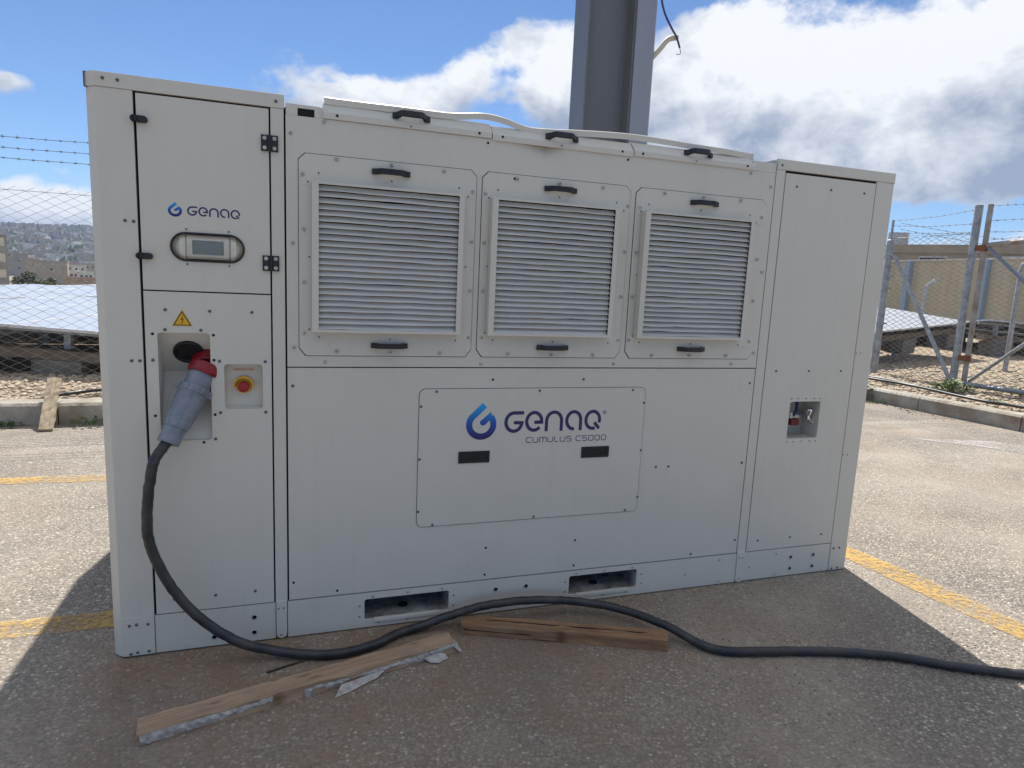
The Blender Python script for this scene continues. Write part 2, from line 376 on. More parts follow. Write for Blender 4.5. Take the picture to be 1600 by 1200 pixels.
def wood_mat(name, c1, c2, axis_deg):
    m = bpy.data.materials.new(name); m.use_nodes = True
    t = m.node_tree; L = t.links.new; p = t.nodes['Principled BSDF']
    tc = N(t, 'ShaderNodeTexCoord')
    mp = N(t, 'ShaderNodeMapping'); mp.inputs['Scale'].default_value = (1.6, 26, 26); L(tc.outputs['Object'], mp.inputs[0])
    n = N(t, 'ShaderNodeTexNoise', inputs={'Scale': 2.0, 'Detail': 8.0, 'Roughness': .62, 'Distortion': .6}); L(mp.outputs[0], n.inputs['Vector'])
    r = N(t, 'ShaderNodeValToRGB'); e = r.color_ramp.elements
    e[0].position = .3; e[0].color = (*c2, 1); e[1].position = .68; e[1].color = (*c1, 1); L(n.outputs[0], r.inputs[0])
    # knots
    mk = N(t, 'ShaderNodeMapping'); mk.inputs['Scale'].default_value = (2.3, 8, 8); L(tc.outputs['Object'], mk.inputs[0])
    v = N(t, 'ShaderNodeTexVoronoi', voronoi_dimensions='2D', inputs={'Scale': 1.6}); L(mk.outputs[0], v.inputs['Vector'])
    k = N(t, 'ShaderNodeMapRange', inputs={'From Min': .03, 'From Max': .13, 'To Min': .7, 'To Max': 0.0}); L(v.outputs['Distance'], k.inputs[0])
    mx = N(t, 'ShaderNodeMix', data_type='RGBA'); L(k.outputs[0], mx.inputs[0]); L(r.outputs[0], mx.inputs[6]); mx.inputs[7].default_value = (c2[0]*.55, c2[1]*.42, c2[2]*.3, 1)
    n3 = N(t, 'ShaderNodeTexNoise', inputs={'Scale': 9.0, 'Detail': 5.0}); L(tc.outputs['Object'], n3.inputs['Vector'])
    mr = N(t, 'ShaderNodeMapRange', inputs={'From Min': .5, 'From Max': .75, 'To Max': .45}); L(n3.outputs[0], mr.inputs[0])
    m2 = N(t, 'ShaderNodeMix', data_type='RGBA'); L(mr.outputs[0], m2.inputs[0]); L(mx.outputs[2], m2.inputs[6]); m2.inputs[7].default_value = (.20, .16, .12, 1)
    L(m2.outputs[2], p.inputs['Base Color']); p.inputs['Roughness'].default_value = .8
    b = N(t, 'ShaderNodeBump', inputs={'Strength': .7, 'Distance': .003}); L(n.outputs[0], b.inputs['Height']); L(b.outputs[0], p.inputs['Normal'])
    return m

def gradient_logo_mat(name, z0, z1, top, bot):
    m = bpy.data.materials.new(name); m.use_nodes = True
    t = m.node_tree; L = t.links.new; p = t.nodes['Principled BSDF']
    tc = N(t, 'ShaderNodeTexCoord'); s = N(t, 'ShaderNodeSeparateXYZ'); L(tc.outputs['Object'], s.inputs[0])
    mr = N(t, 'ShaderNodeMapRange', inputs={'From Min': z0, 'From Max': z1}); L(s.outputs[2], mr.inputs[0])
    r = N(t, 'ShaderNodeValToRGB'); e = r.color_ramp.elements
    e[0].position = .08; e[0].color = (*bot, 1); e[1].position = .95; e[1].color = (*top, 1)
    q = r.color_ramp.elements.new(.45); q.color = (.004, .07, .36, 1)
    L(mr.outputs[0], r.inputs[0]); L(r.outputs[0], p.inputs['Base Color']); p.inputs['Roughness'].default_value = .4
    return m

def glass_mat(name, tint=(1,1,1), rough=.03):
    m = bpy.data.materials.new(name); m.use_nodes = True
    t = m.node_tree; L = t.links.new; t.nodes.remove(t.nodes['Principled BSDF'])
    fr = N(t, 'ShaderNodeFresnel', inputs={'IOR': 1.5}); tr = N(t, 'ShaderNodeBsdfTransparent'); tr.inputs[0].default_value = (*tint, 1)
    gl = N(t, 'ShaderNodeBsdfGlossy'); gl.inputs['Roughness'].default_value = rough
    mx = N(t, 'ShaderNodeMixShader'); L(MATH(t, 'ADD', fr.outputs[0], .05), mx.inputs[0]); L(tr.outputs[0], mx.inputs[1]); L(gl.outputs[0], mx.inputs[2])
    L(mx.outputs[0], t.nodes['Material Output'].inputs['Surface'])
    return m

PAINT = paint_mat()
SLATP = mat('slat_coat', (.63, .615, .57), .38, var=.06, vscale=5)
DARK = mat('black_gap', (.008, .008, .008), .9)
BLACKP = mat('black_plastic', (.012, .012, .014), .5, var=.2, vscale=30)
RUBBER = mat('black_rubber_sheath', (.013, .014, .017), .42, var=.4, vscale=14, bump=.0006, bscale=160, col2=(.05, .047, .043))
STEEL = mat('zinc_steel', (.50, .485, .45), .45, .35, var=.3, vscale=60)
SCREWD = mat('dull_screw', (.17, .165, .155), .5, .4)
GALV = mat('galvanised_steel', (.36, .38, .40), .5, .45, var=.35, vscale=12, col2=(.25, .26, .27))
RUST = mat('rusty_steel', (.33, .33, .33), .65, .3, var=.4, vscale=5, col2=(.26, .19, .14))
WIRE = mat('galvanised_wire', (.36, .345, .315), .55, .3)
BARB = mat('barbed_wire', (.16, .165, .17), .6, .4)
CHROME = mat('chrome', (.75, .76, .78), .12, 1.0)
RED = mat('red_plastic', (.23, .007, .010), .38, var=.15, vscale=25)
REDBTN = mat('red_button', (.30, .008, .012), .4)
YELL = mat('yellow_plastic', (.62, .34, .012), .4)
PLUG = mat('grey_plug_plastic', (.20, .225, .265), .26, var=.25, vscale=18)
NAVY = mat('navy_print', (.022, .018, .105), .45)
BLUEH = mat('blue_hose', (.012, .025, .10), .4)
ORANGE = mat('orange_label', (.60, .24, .10), .5)
YSIGN = mat('sign_yellow', (.72, .40, .008), .45)
INKB = mat('sign_black', (.012, .011, .010), .5)
SOCK = mat('socket_black', (.006, .006, .007), .55)
GLASSC = glass_mat('clear_cover')
SCREENF = mat('screen_bezel', (.84, .75, .60), .5)
COLUMN = mat('column_grey_paint', (.15, .152, .16), .38, .0, var=.10, vscale=2, stretch=(2,2,.5))
CONDUIT = mat('pale_conduit', (.52, .48, .38), .5)
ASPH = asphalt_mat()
LINE = line_paint_mat()
GRAVEL = gravel_ground_mat()
STONE = mat('gravel_stone', (.45, .38, .29), .85, var=.5, vscale=18, col2=(.27, .20, .135))
KERB = mat('kerb_concrete', (.34, .315, .27), .85, var=.45, vscale=3.5, bump=.006, bscale=45, col2=(.24, .195, .14))
CONC = mat('concrete', (.19, .175, .155), .9, var=.4, vscale=3, bump=.008, bscale=25)
WOODA = wood_mat('weathered_pine', (.46, .325, .215), (.27, .165, .10), 0)
WOODB = wood_mat('brown_timber', (.36, .20, .10), (.16, .085, .04), 0)
WOODC = wood_mat('pale_board', (.50, .40, .27), (.36, .27, .17), 0)  # lighter wood tone for the board
FILM = mat('torn_plastic_film', (.43, .395, .36), .45, var=.35, vscale=40, bump=.004, bscale=60)
LEAF = mat('weed_leaf', (.055, .115, .025), .6, var=.4, vscale=20, col2=(.10, .14, .03))
LEAFY = mat('yellow_green_leaf', (.16, .22, .02), .6, var=.3, vscale=20)
LEAFT = mat('tree_leaf', (.085, .105, .025), .7, var=.5, vscale=2.0, col2=(.035, .055, .018))
LEAFT2 = mat('tree_leaf_yellow', (.20, .19, .025), .7, var=.4, vscale=2.0)
BARK = mat('bark', (.10, .075, .05), .9)
LITTER = mat('dry_leaf', (.22, .12, .06), .8, var=.4, vscale=30)
BEIGE = mat('beige_wall_paint', (.50, .435, .30), .8, var=.22, vscale=.9, stretch=(1,1,.35))
PILB = mat('blue_grey_steel', (.28, .36, .46), .6)
WHITEW = mat('white_render', (.62, .58, .52), .8, var=.2, vscale=.6)
TAN = mat('tan_stone', (.40, .33, .24), .85, var=.25, vscale=.8)
TANG = mat('grey_stone', (.33, .29, .25), .85, var=.25, vscale=.6)
GREYB = mat('grey_cladding', (.36, .39, .43), .6, var=.1, vscale=1)
PINKR = mat('rubble_wall', (.42, .31, .23), .9, var=.4, vscale=2.5)
WIN = mat('dark_window', (.05, .055, .065), .2)
WINL = mat('light_window', (.66, .58, .44), .5)
PANELG = mat('glare_pale_solar_glass', (.40, .41, .43), .22, 0.0, spec=1.0)  # pale base stands in for sky glare on dark glass
ALU = mat('aluminium_frame', (.62, .63, .64), .4, .5)
TERR = mat('dry_earth', (.28, .22, .15), .95, var=.4, vscale=.06, col2=(.14, .14, .075))
HILLM = mat('scrub_hillside', (.16, .14, .10), .95, var=.5, vscale=.02, col2=(.07, .08, .05))

# ------------------------------------------------------------------ setting: ground
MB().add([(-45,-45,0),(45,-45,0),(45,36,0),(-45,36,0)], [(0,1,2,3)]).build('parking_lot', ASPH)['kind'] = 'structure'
def lines():
    m = MB()
    def strip(pts0, pts1, z=.004):
        n = len(pts0)
        m.add([(x,y,z) for x,y in pts0]+[(x,y,z) for x,y in pts1], [(i, i+1, n+i+1, n+i) for i in range(n-1)])
    strip([(-14,.30),(-3,.275),(-.5,.265),(3.7,.235)], [(-14,.46),(-3,.435),(-.5,.415),(3.7,.395)])
    strip([(-14,2.50),(-1.3,2.475),(-.66,2.44),(3.7,2.40)], [(-14,2.66),(-1.3,2.635),(-.66,2.60),(3.7,2.56)])
    strip([(3.735,.62),(3.77,.1),(3.81,-.42),(3.85,-.84),(3.92,-1.8),(4.1,-4)], [(3.92,.62),(3.93,.25),(4.00,-.22),(4.02,-.73),(4.09,-1.8),(4.27,-4)])
    o = m.build('road_marking', LINE); o['kind'] = 'structure'
lines()
# white paint smear further right on the asphalt
wm = MB(); wm.add([(7.3,2.62,.005),(8.0,1.93,.005),(8.6,1.6,.005),(8.5,1.95,.005),(8.2,2.35,.005),(7.8,2.5,.005)], [(0,1,2,3,4,5)])
wmm = line_paint_mat(); wmm.name = 'worn_white_paint'
for nd in wmm.node_tree.nodes:
    if nd.type == 'MIX' and nd.data_type == 'RGBA':
        nd.inputs[6].default_value = (.62,.60,.56,1); nd.inputs[7].default_value = (.45,.43,.40,1)
wm.build('road_marking', wmm)['kind'] = 'structure'

# kerb line and the gravel yard behind it
KL = [(-16, 4.46), (-1.5, 4.40), (5.0, 4.40), (8.6, 5.3), (9.02, 4.9), (9.22, 2.8), (9.45, -6)]
kerb = thing('kerb', (0,0,0), None, None); kerb['kind'] = 'structure'
def stone_mesh(L, w=.27, h=.205):
    m = MB(); c = .03
    m.prism([(0,0),(w,0),(w,h),(c,h),(0,h-c*.8)], 'x', .006, L-.006)      # (y,z): y=0 is the road face
    return m.mesh('kerb_stone', KERB)
def add_kerb(p, q, L):
    p = Vector((*p,0)); q = Vector((*q,0)); d = q-p; tot = d.length; n = max(1, round(tot/L)); l = tot/n
    me = stone_mesh(l); ang = math.atan2(d.y, d.x)
    for i in range(n):
        s = p + d*(i/n)
        inst('kerb_stone', me, kerb, (s.x, s.y, rnd.uniform(-.008,.004)), (rnd.uniform(-.01,.01), 0, ang+rnd.uniform(-.004,.004)))
add_kerb((-16,4.46), (-1.5,4.40), 1.5); add_kerb((-1.5,4.40), (8.7,4.95), 1.5)
add_kerb((8.99,5.4), (9.22,2.75), 1.32); add_kerb((9.22,2.75), (9.5,-7), 1.5)
yard = MB()
def yz(x, y):
    return .165 + .03*mnoise.noise((x*.6, y*.6, 0)) + max(0, min(.25, (x-13)*.03))
gx = [i*.5 for i in range(-34, 53)]; gy = [i*.5 for i in range(-16, 76)]
idx = {}
def inside(x, y):
    if x < 9.0: return y >= 4.62 + .055*max(0, min(1, (x+1.5)/10.2))*10.2
    return True
# yard as two sheets: strip behind the left kerb, and the right part
def sheet(xs, ys, fn, name, m_):
    b = MB(); W = len(xs)
    b.add([fn(x, y) for y in ys for x in xs], [(j*W+i, j*W+i+1, (j+1)*W+i+1, (j+1)*W+i) for j in range(len(ys)-1) for i in range(W-1)], True)
    return b.build(name, m_)
def leftfn(u, v):
    x = -18 + 27.2*u; y0 = 4.60 if x < -1.5 else 4.60 + .054*(x+1.5)
    y = y0 + (34-y0)*v**2
    return (x, y, yz(x, y))
def rightfn(u, v):
    y = -8 + 42*v; x0 = 9.42 + .028*(2.75-y) if y < 5.4 else 9.2
    x = x0 + (30-x0)*u**1.6
    return (x, y, yz(x, y))
o = sheet([i/60 for i in range(61)], [i/40 for i in range(41)], leftfn, 'gravel_yard', GRAVEL); o['kind'] = 'structure'
o = sheet([i/30 for i in range(31)], [i/80 for i in range(81)], rightfn, 'gravel_yard', GRAVEL); o['kind'] = 'structure'
def stones():
    base = bmesh.new(); bmesh.ops.create_icosphere(base, subdivisions=1, radius=1.0)
    bv = [v.co.copy() for v in base.verts]; bf = [[v.index for v in f.verts] for f in base.faces]
    def scatter(name, n, fn, smin, smax):
        V = []; F = []
        for i in range(n):
            x, y = fn(); s = rnd.uniform(smin, smax)**1.0; z = yz(x, y) + s*.15
            a = rnd.uniform(0, 6.28); sx, sy, sz = s*rnd.uniform(.7,1.3), s*rnd.uniform(.6,1.1), s*rnd.uniform(.4,.75)
            ca, sa = math.cos(a), math.sin(a); o = len(V)
            for c in bv:
                j = 1 + rnd.uniform(-.22, .22); px, py, pz = c.x*sx*j, c.y*sy*j, c.z*sz*j
                V.append((x+px*ca-py*sa, y+px*sa+py*ca, z+pz))
            F += [tuple(k+o for k in f) for f in bf]
        me = bpy.data.meshes.new(name); me.from_pydata(V, [], F); me.materials.append(STONE); me.update()
        ob = bpy.data.objects.new(name, me); COL.objects.link(ob); ob['kind'] = 'stuff'
    scatter('gravel_stones', 2600, lambda: (rnd.uniform(-4.5, 0.2), rnd.uniform(4.72, 6.6)), .012, .045)
    def r2():
        y = rnd.uniform(1.5, 9.5); return (9.6 + .03*(2.75-y) + abs(rnd.gauss(0, 2.2)), y)
    scatter('gravel_stones', 5200, r2, .015, .055)
stones()

# far terrain: falls away behind the yard to the town and rises to the hill
def terr_h(x, y):
    d = math.hypot(x, y); az = math.degrees(math.atan2(x, y))
    h = -.08 - 7.0*max(0, min(1, (d-40)/60.0))**1.3
    side = max(0, min(1, (60-abs(az+10))/55.0)) if abs(az) < 90 else .15
    t = max(0, min(1, (d-430)/1150.0)); t = t*t*(3-2*t)
    h += t*(66*side + 5) * (1 + .10*mnoise.noise((x*.004, y*.004, 3.1)) + .05*mnoise.noise((x*.013, y*.013, 1.7)))
    return h
def terrain():
    m = MB(); rings = [0, 20, 36, 42, 50, 60, 72, 86, 100, 140, 200, 280, 360, 430] + [430+60*i for i in range(1, 24)] + [2200, 3200, 4500]
    n = 240; vs = [(0, 0, -.08)]
    for r in rings[1:]:
        for k in range(n):
            a = 2*math.pi*k/n; x, y = r*math.sin(a), r*math.cos(a); vs.append((x, y, terr_h(x, y)))
    fs = [(0, 1+(k+1)%n, 1+k) for k in range(n)]; mi = [0]*n
    for i in range(len(rings)-2):
        for k in range(n):
            a0 = 1+i*n+k; a1 = 1+i*n+(k+1)%n
            fs.append((a0, a1, a1+n, a0+n)); mi.append(1 if rings[i+1] > 400 else 0)
    m.add(vs, fs, True); m.mi = mi
    m.build('terrain', [TERR, HILLM])['kind'] = 'structure'
terrain()

# ------------------------------------------------------------------ the water generator cabinet (front plane y=0, left front corner at the origin)
W = thing('water_generator_cabinet', (0,0,0), 'large pale grey metal cabinet with three louvred vents and a blue drop logo', 'water generator')

def arc(cx, cz, r, a0, a1, n=6):
    return [(cx+r*math.cos(R_(a0+(a1-a0)*i/n)), cz+r*math.sin(R_(a0+(a1-a0)*i/n))) for i in range(n+1)]
def rrect(x0, x1, z0, z1, r, n=5):
    return arc(x1-r, z1-r, r, 0, 90, n)+arc(x0+r, z1-r, r, 90, 180, n)+arc(x0+r, z0+r, r, 180, 270, n)+arc(x1-r, z0+r, r, 270, 360, n)
def capsule(cx, cz, hw, hh, n=12):
    return arc(cx+hw-hh, cz, hh, -90, 90, n)+arc(cx-hw+hh, cz, hh, 90, 270, n)

def holed(m, x0, x1, z0, z1, y0, y1, hole):
    """sheet x0..x1 by z0..z1 between y0 (front) and y1 with one hole given as a loop starting at its right-top quarter, counterclockwise"""
    n = len(hole); q = n//4
    corners = [(x1,z1),(x0,z1),(x0,z0),(x1,z0)]
    outer = [corners[min(3, i//q)] for i in range(n)]
    vs = [(x, y0, z) for x, z in hole] + [(x, y0, z) for x, z in corners] + [(x, y1, z) for x, z in hole] + [(x, y1, z) for x, z in corners]
    fs = []
    for i in range(n):
        j = (i+1) % n; ci = min(3, i//q); cj = min(3, j//q)
        if ci == cj: fs += [(i, j, n+ci), (n+4+j, n+4+i, n+4+n+ci)]
        else: fs += [(i, j, n+cj, n+ci), (n+4+j, n+4+i, 2*n+4+ci, 2*n+4+cj)]
        fs.append((i, n+4+i, n+4+j, j))
    for c in range(4):
        d = (c+1) % 4; fs.append((n+c, n+d, 2*n+4+d, 2*n+4+c))
    m.add(vs, fs)

H = 2.19; D = 2.60
# shell behind the front panels
m = MB()
m.box(-.035, -.02, .05, D, .001, 2.1405); m.build('side_panel', PAINT, W)
m = MB(); m.box(3.645, 3.66, .05, D, .001, 2.1405); m.build('side_panel', PAINT, W)
m = MB(); m.box(-.0195, 3.6445, D-.015, D-.001, .001, 2.1405); m.build('back_panel', PAINT, W)
m = MB(); m.box(-.0195, 3.6445, .0165, D-.016, .002, .0055); m.build('floor_plate', PAINT, W)
m = MB(); m.box(-.037, .617, .033, D+.002, 2.141, H-.001); m.build('roof_plate', PAINT, W)
m = MB(); m.box(2.88, 3.665, .033, D+.002, 2.141, H-.001); m.build('roof_plate', PAINT, W)
m = MB(); m.box(.6175, 2.8795, .06, D+.002, 2.135, 2.150); m.build('roof_plate', PAINT, W)
# black strips behind the gaps, painting in the dark of the interior
m = MB()
for x in (.1185, .5645, .6185, 2.876, 2.934, 3.5105): m.box(x-.012, x+.012, .014, .019, .012, 2.15)
for a, b, z in ((.11,.57,1.4475),(.61,2.88,1.163),(.11,3.52,.169),(.12,.57,2.137),(2.93,3.52,2.133)): m.box(a, b, .0142, .0188, z-.012, z+.012)
m.box(.62, 2.876, .034, .038, 2.10, 2.122)
m.build('gap_shade_strip', DARK, W)
# corner posts with a slanted outer face
m = MB(); m.prism([(-.035,.05),(-.035,.034),(-.002,0),(.1145,0),(.1145,.012),(.0,.012),(-.02,.05)], 'z', .006, 2.1405); m.build('corner_post', PAINT, W, .0015)
m = MB(); m.prism([(3.660,.05),(3.660,.03),(3.628,0),(3.5135,0),(3.5135,.012),(3.62,.012),(3.645,.05)], 'z', .006, 2.1405); m.build('corner_post', PAINT, W, .0015)
m = MB(); m.prism([(-.038,.02),(-.038,.030),(-.004,-.003),(.617,-.003),(.617,.012),(-.038,.012+.02)], 'z', 2.141, H); m.build('cap_rail', PAINT, W, .0012)
m = MB(); m.prism([(3.663,.028),(3.630,-.003),(2.880,-.003),(2.880,.012),(3.663,.032)], 'z', 2.141, H); m.build('cap_rail', PAINT, W, .0012)
for x0, x1 in ((.568, .6145), (2.8785, 2.9315)):
    m = MB(); m.box(x0, x1, 0, .012, .1705, 2.1405); m.build('door_post', PAINT, W, .0012)
    m = MB(); m.prism([(x0+.002,.172),(x0+.002,.03)]+arc((x0+x1)/2, .028, (x1-x0)/2-.002, 180, 360, 8)[0:]+[(x1-.002,.172)], 'y', -.0045, .0); m.build('post_foot', PAINT, W)
for x0, x1 in ((.000, .1135), (3.5145, 3.6275)):
    m = MB(); m.prism(rrect(x0, x1, .0075, .168, .012, 3), 'y', -.003, -.0004); m.build('post_foot', PAINT, W)
# base beams with two forklift pockets
m = MB(); m.box(.1165, .5675, .001, .014, .006, .1665); m.build('base_beam', PAINT, W, .0012)
m = MB()
holed(m, .6155, 1.62, .006, .1665, 0, .014, rrect(.933, 1.311, .040, .137, .010))
holed(m, 1.62, 2.8775, .006, .1665, 0, .014, rrect(1.908, 2.280, .042, .1405, .010))
m.build('base_beam', PAINT, W)
m = MB(); m.box(2.879, 3.5125, .001, .014, .006, .1665); m.build('base_beam', PAINT, W, .0012)
POCK = mat('dusty_pocket', (.36, .35, .32), .7, var=.6, vscale=12, col2=(.10, .085, .07))
for x0, x1, z0, z1 in ((.933,1.311,.040,.137),(1.908,2.280,.042,.1405)):
    m = MB(); y = .7
    m.add([(x0,.012,z0),(x1,.012,z0),(x1,y,z0),(x0,y,z0)], [(0,1,2,3)]); m.add([(x0,.012,z1),(x1,.012,z1),(x1,y,z1),(x0,y,z1)], [(3,2,1,0)])
    m.add([(x0,.012,z0),(x0,.012,z1),(x0,y,z1),(x0,y,z0)], [(0,1,2,3)]); m.add([(x1,.012,z0),(x1,.012,z1),(x1,y,z1),(x1,y,z0)], [(3,2,1,0)])
    m.add([(x0,y,z0),(x1,y,z0),(x1,y,z1),(x0,y,z1)], [(0,1,2,3)])
    o = m.build('fork_pocket', POCK, W)
    m = MB(); m.tube([(( x0+x1)/2-.005, .10, z0+.001), ((x0+x1)/2-.005, .10, z0+.0035)], .024, 16); m.build('drain_hole', DARK, o)
    m = MB(); m.prism(rrect(x0+.042, x1-.042, z0-.013, z0+.004, .003, 2), 'y', -.006, .012); m.build('pocket_lip', PAINT, o, .002)

# --- left column: upper door and lower service panel
m = MB(); cx, cz, hw, hh = .3445, 1.6125, .1275, .0535
_c = capsule(cx, cz, hw-.004, hh-.004, 11); holed(m, .1235, .5615, 1.4500, 2.1340, 0, .016, _c[6:]+_c[:6])
door = m.build('door', PAINT, W, .0012)
for z in (2.045, 1.571):
    m = MB(); m.prism(capsule(.139, z, .0215, .0115, 8), 'y', -.016, -.001); m.prism(capsule(.1175, z, .011, .0118, 6), 'y', -.020, -.001); m.build('latch', BLACKP, door, .002)
hm = MB(); hm.box(-.030, -.004, -.007, 0, -.029, .029); hm.box(.004, .030, -.007, 0, -.029, .029); hm.tube([(0,-.006,-.029),(0,-.006,.029)], .0065, 10)
hingeme = hm.mesh('hinge', BLACKP)
hb = MB(); hb.lathe([(0,.0075),(.002,.0070),(.003,.0030),(.0016,.0028)], (0,0,0), (0,-1,0), 12); hbolt = hb.mesh('hinge_bolt', STEEL)
for z in (2.010, 1.567):
    h = inst('hinge', hingeme, door, (.5645, -.001, z))
    for dx in (-.0175, .0175):
        for dz in (-.0175, .0175): inst('hinge_bolt', hbolt, door, (.5645+dx, -.0078, z+dz))
# viewing window in the door
def ring_loop(m, lo, li, y0, y1):
    n = len(lo)
    vs = [(x,y0,z) for x,z in lo]+[(x,y0,z) for x,z in li]+[(x,y1,z) for x,z in lo]+[(x,y1,z) for x,z in li]
    fs = []
    for i in range(n):
        j = (i+1)%n; fs += [(i,j,n+j,n+i),(2*n+i,3*n+i,3*n+j,2*n+j),(i,2*n+i,2*n+j,j),(n+i,n+j,3*n+j,3*n+i)]
    m.add(vs, fs)
m = MB(); ring_loop(m, capsule(cx,cz,hw,hh,14), capsule(cx,cz,hw-.0065,hh-.0065,14), -.006, .004)
win = m.build('window', BLACKP, W, .001)
m = MB()
lo = capsule(cx,cz,hw-.006,hh-.006,14); li = capsule(cx,cz,hw-.020,hh-.020,14); n = len(lo)
m.add([(x,-.004,z) for x,z in lo]+[(x,-.020,z) for x,z in li], [(i,(i+1)%n,n+(i+1)%n,n+i) for i in range(n)], True)
m.add([(x,-.020,z) for x,z in li], [tuple(range(n))])
m.build('cover_glass', GLASSC, win)
m = MB(); m.box(cx-.135, cx+.135, .0165, .0195, cz-.07, cz+.07); m.build('back_plate', SCREENF, win)
for xa in (cx-.098, cx+.078):
    m = MB(); m.box(xa, xa+.02, .004, .0164, cz-.046, cz+.046); m.build('bracket', SCREENF, win)
m = MB(); ring_loop(m, rrect(cx-.072,cx+.072,cz-.042,cz+.042,.006,3), rrect(cx-.054,cx+.054,cz-.026,cz+.026,.003,3), .000, .0125); m.build('screen_frame', SCREENF, win)
scr = bpy.data.materials.new('display_glass'); scr.use_nodes = True
_p = scr.node_tree.nodes['Principled BSDF']; _p.inputs['Base Color'].default_value = (.13,.125,.085,1); _p.inputs['Roughness'].default_value = .10
m = MB(); m.box(cx-.0538, cx+.0538, .004, .0120, cz-.0258, cz+.0258); m.build('screen', scr, win)
# lower service panel with the socket recess and the stop-button recess
rx0, rx1, rz0, rz1 = .1635, .3425, .8765, 1.2930
ex0, ex1, ez0, ez1 = .3895, .5285, .9965, 1.1745
m = MB()
holed(m, .1235, .366, .1715, 1.4450, 0, .016, rrect(rx0, rx1, rz0, rz1, .014))
holed(m, .366, .5615, .1715, 1.4450, 0, .016, rrect(ex0, ex1, ez0, ez1, .012))
svc = m.build('service_panel', PAINT, W)
m = MB(); vy, vz = .130, 1.128
for x in (rx0-.001, rx1+.001): m.add([(x,.0155,rz1),(x,vy,vz),(x,.0155,rz0)], [(0,1,2)])
m.add([(rx0-.001,.0155,rz1),(rx1+.001,.0155,rz1),(rx1+.001,vy,vz),(rx0-.001,vy,vz)], [(0,1,2,3)])
m.add([(rx0-.001,vy,vz),(rx1+.001,vy,vz),(rx1+.001,.0155,rz0),(rx0-.001,.0155,rz0)], [(0,1,2,3)])
rec = m.build('socket_recess', PAINT, svc)
nrm = Vector((0, -(rz1-vz), -(vy-.0155))).normalized()
c0 = Vector((.258, .0155+(vy-.0155)*.47, rz1-(rz1-vz)*.47))
m = MB(); m.lathe([(0,.054),(.010,.054),(.013,.050),(.013,.044),(.008,.040),(.008,0)], c0, nrm, 28)
m.build('socket', SOCK, svc)
m = MB(); m.lathe([(0,.058),(.05,.058),(.055,.054)], (.322,.105,1.185), (-.05,-.75,-.60), 24); m.build('socket_housing', RED, svc)
m = MB(); e = .026
m.add([(ex0-.001,.0155,ez0-.001),(ex1+.001,.0155,ez0-.001),(ex1+.001,.0155,ez1+.001),(ex0-.001,.0155,ez1+.001),(ex0+.004,e+.012,ez0+.006),(ex1-.004,e+.012,ez0+.006),(ex1-.004,e+.012,ez1-.004),(ex0+.004,e+.012,ez1-.004)],
      [(0,1,5,4),(1,2,6,5),(2,3,7,6),(3,0,4,7),(4,5,6,7)])
m.build('button_recess', PAINT, svc)
yb = e+.012
m = MB(); cxb, czb = .4575, 1.0865
m.lathe([(0,.031),(.010,.031),(.012,.028),(.012,.020)], (cxb,yb,czb), (0,-1,0), 28)
lo_, li_ = arc(cxb, czb, .038, -6, 186, 20), arc(cxb, czb, .0315, -6, 186, 20)
m.prism(lo_+li_[::-1], 'y', yb-.034, yb)
gd = m.build('button_guard', YELL, svc, .001)
m = MB(); m.lathe([(0,.012),(.012,.012),(.013,.020),(.024,.021),(.029,.018),(.031,.011),(.031,0)], (cxb,yb-.008,czb-.003), (0,-1,0), 24); m.build('stop_button', REDBTN, svc)

def text_mesh(name, body, size, mt, parent, x, y, z, shear=0.0, align='CENTER', sx=1.0, ext=.0003):
    cu = bpy.data.curves.new('lettering', 'FONT'); cu.body = body; cu.size = size; cu.align_x = align; cu.extrude = ext
    ob = bpy.data.objects.new('tmp_lettering', cu); COL.objects.link(ob)
    bpy.context.view_layer.update()
    me = bpy.data.meshes.new_from_object(ob.evaluated_get(bpy.context.evaluated_depsgraph_get()))
    bpy.data.objects.remove(ob)
    me.transform(Matrix.Scale(sx, 4, (1,0,0))); me.transform(Matrix.Rotation(R_(90), 4, 'X'))
    me.name = name; me.materials.clear(); me.materials.append(mt)
    o = bpy.data.objects.new(name, me); COL.objects.link(o); o.parent = parent
    w = WLOC.get(parent.name, (0,0,0)); o.location = (x-w[0], y-w[1], z-w[2]); return o
m = MB(); m.prism(rrect(.4195, .4975, 1.1425, 1.1555, .002, 2), 'y', yb-.0012, yb-.0004)
sl = m.build('stop_label', mat('label_cream', (.62,.47,.36), .5), svc)
text_mesh('lettering', 'EMERGENCY STOP', .0085, mat('label_red', (.40,.055,.02), .5), sl, .4585, yb-.0018, 1.1462)
# warning triangle
def tri(cx, cz, s): return [(cx, cz+s*.60), (cx-s*.5, cz-s*.30+.0), (cx+s*.5, cz-s*.30)]
m = MB(); m.prism([(.249,1.3805),(.2135,1.3185),(.2845,1.3185)], 'y', -.0012, -.0003); wt_ = m.build('warning_sign', YSIGN, svc)
m = MB()
O = [(.249,1.3755),(.2175,1.3208),(.2805,1.3208)]; I = [(.249,1.3690),(.2228,1.3238),(.2752,1.3238)]
for k in range(3):
    j = (k+1)%3; m.prism([O[k],O[j],I[j],I[k]], 'y', -.0018, -.0012)
m.prism([(.2535,1.3590),(.2435,1.3425),(.2488,1.3425)], 'y', -.0018, -.0012); m.prism([(.2470,1.3430),(.2545,1.3460),(.2483,1.3305),(.2497,1.3400)], 'y', -.00181, -.00121)
m.prism([(.2483,1.3330),(.2520,1.3335),(.2472,1.3265),(.2458,1.3340)], 'y', -.00182, -.00122)
m.build('bolt_symbol', INKB, wt_)

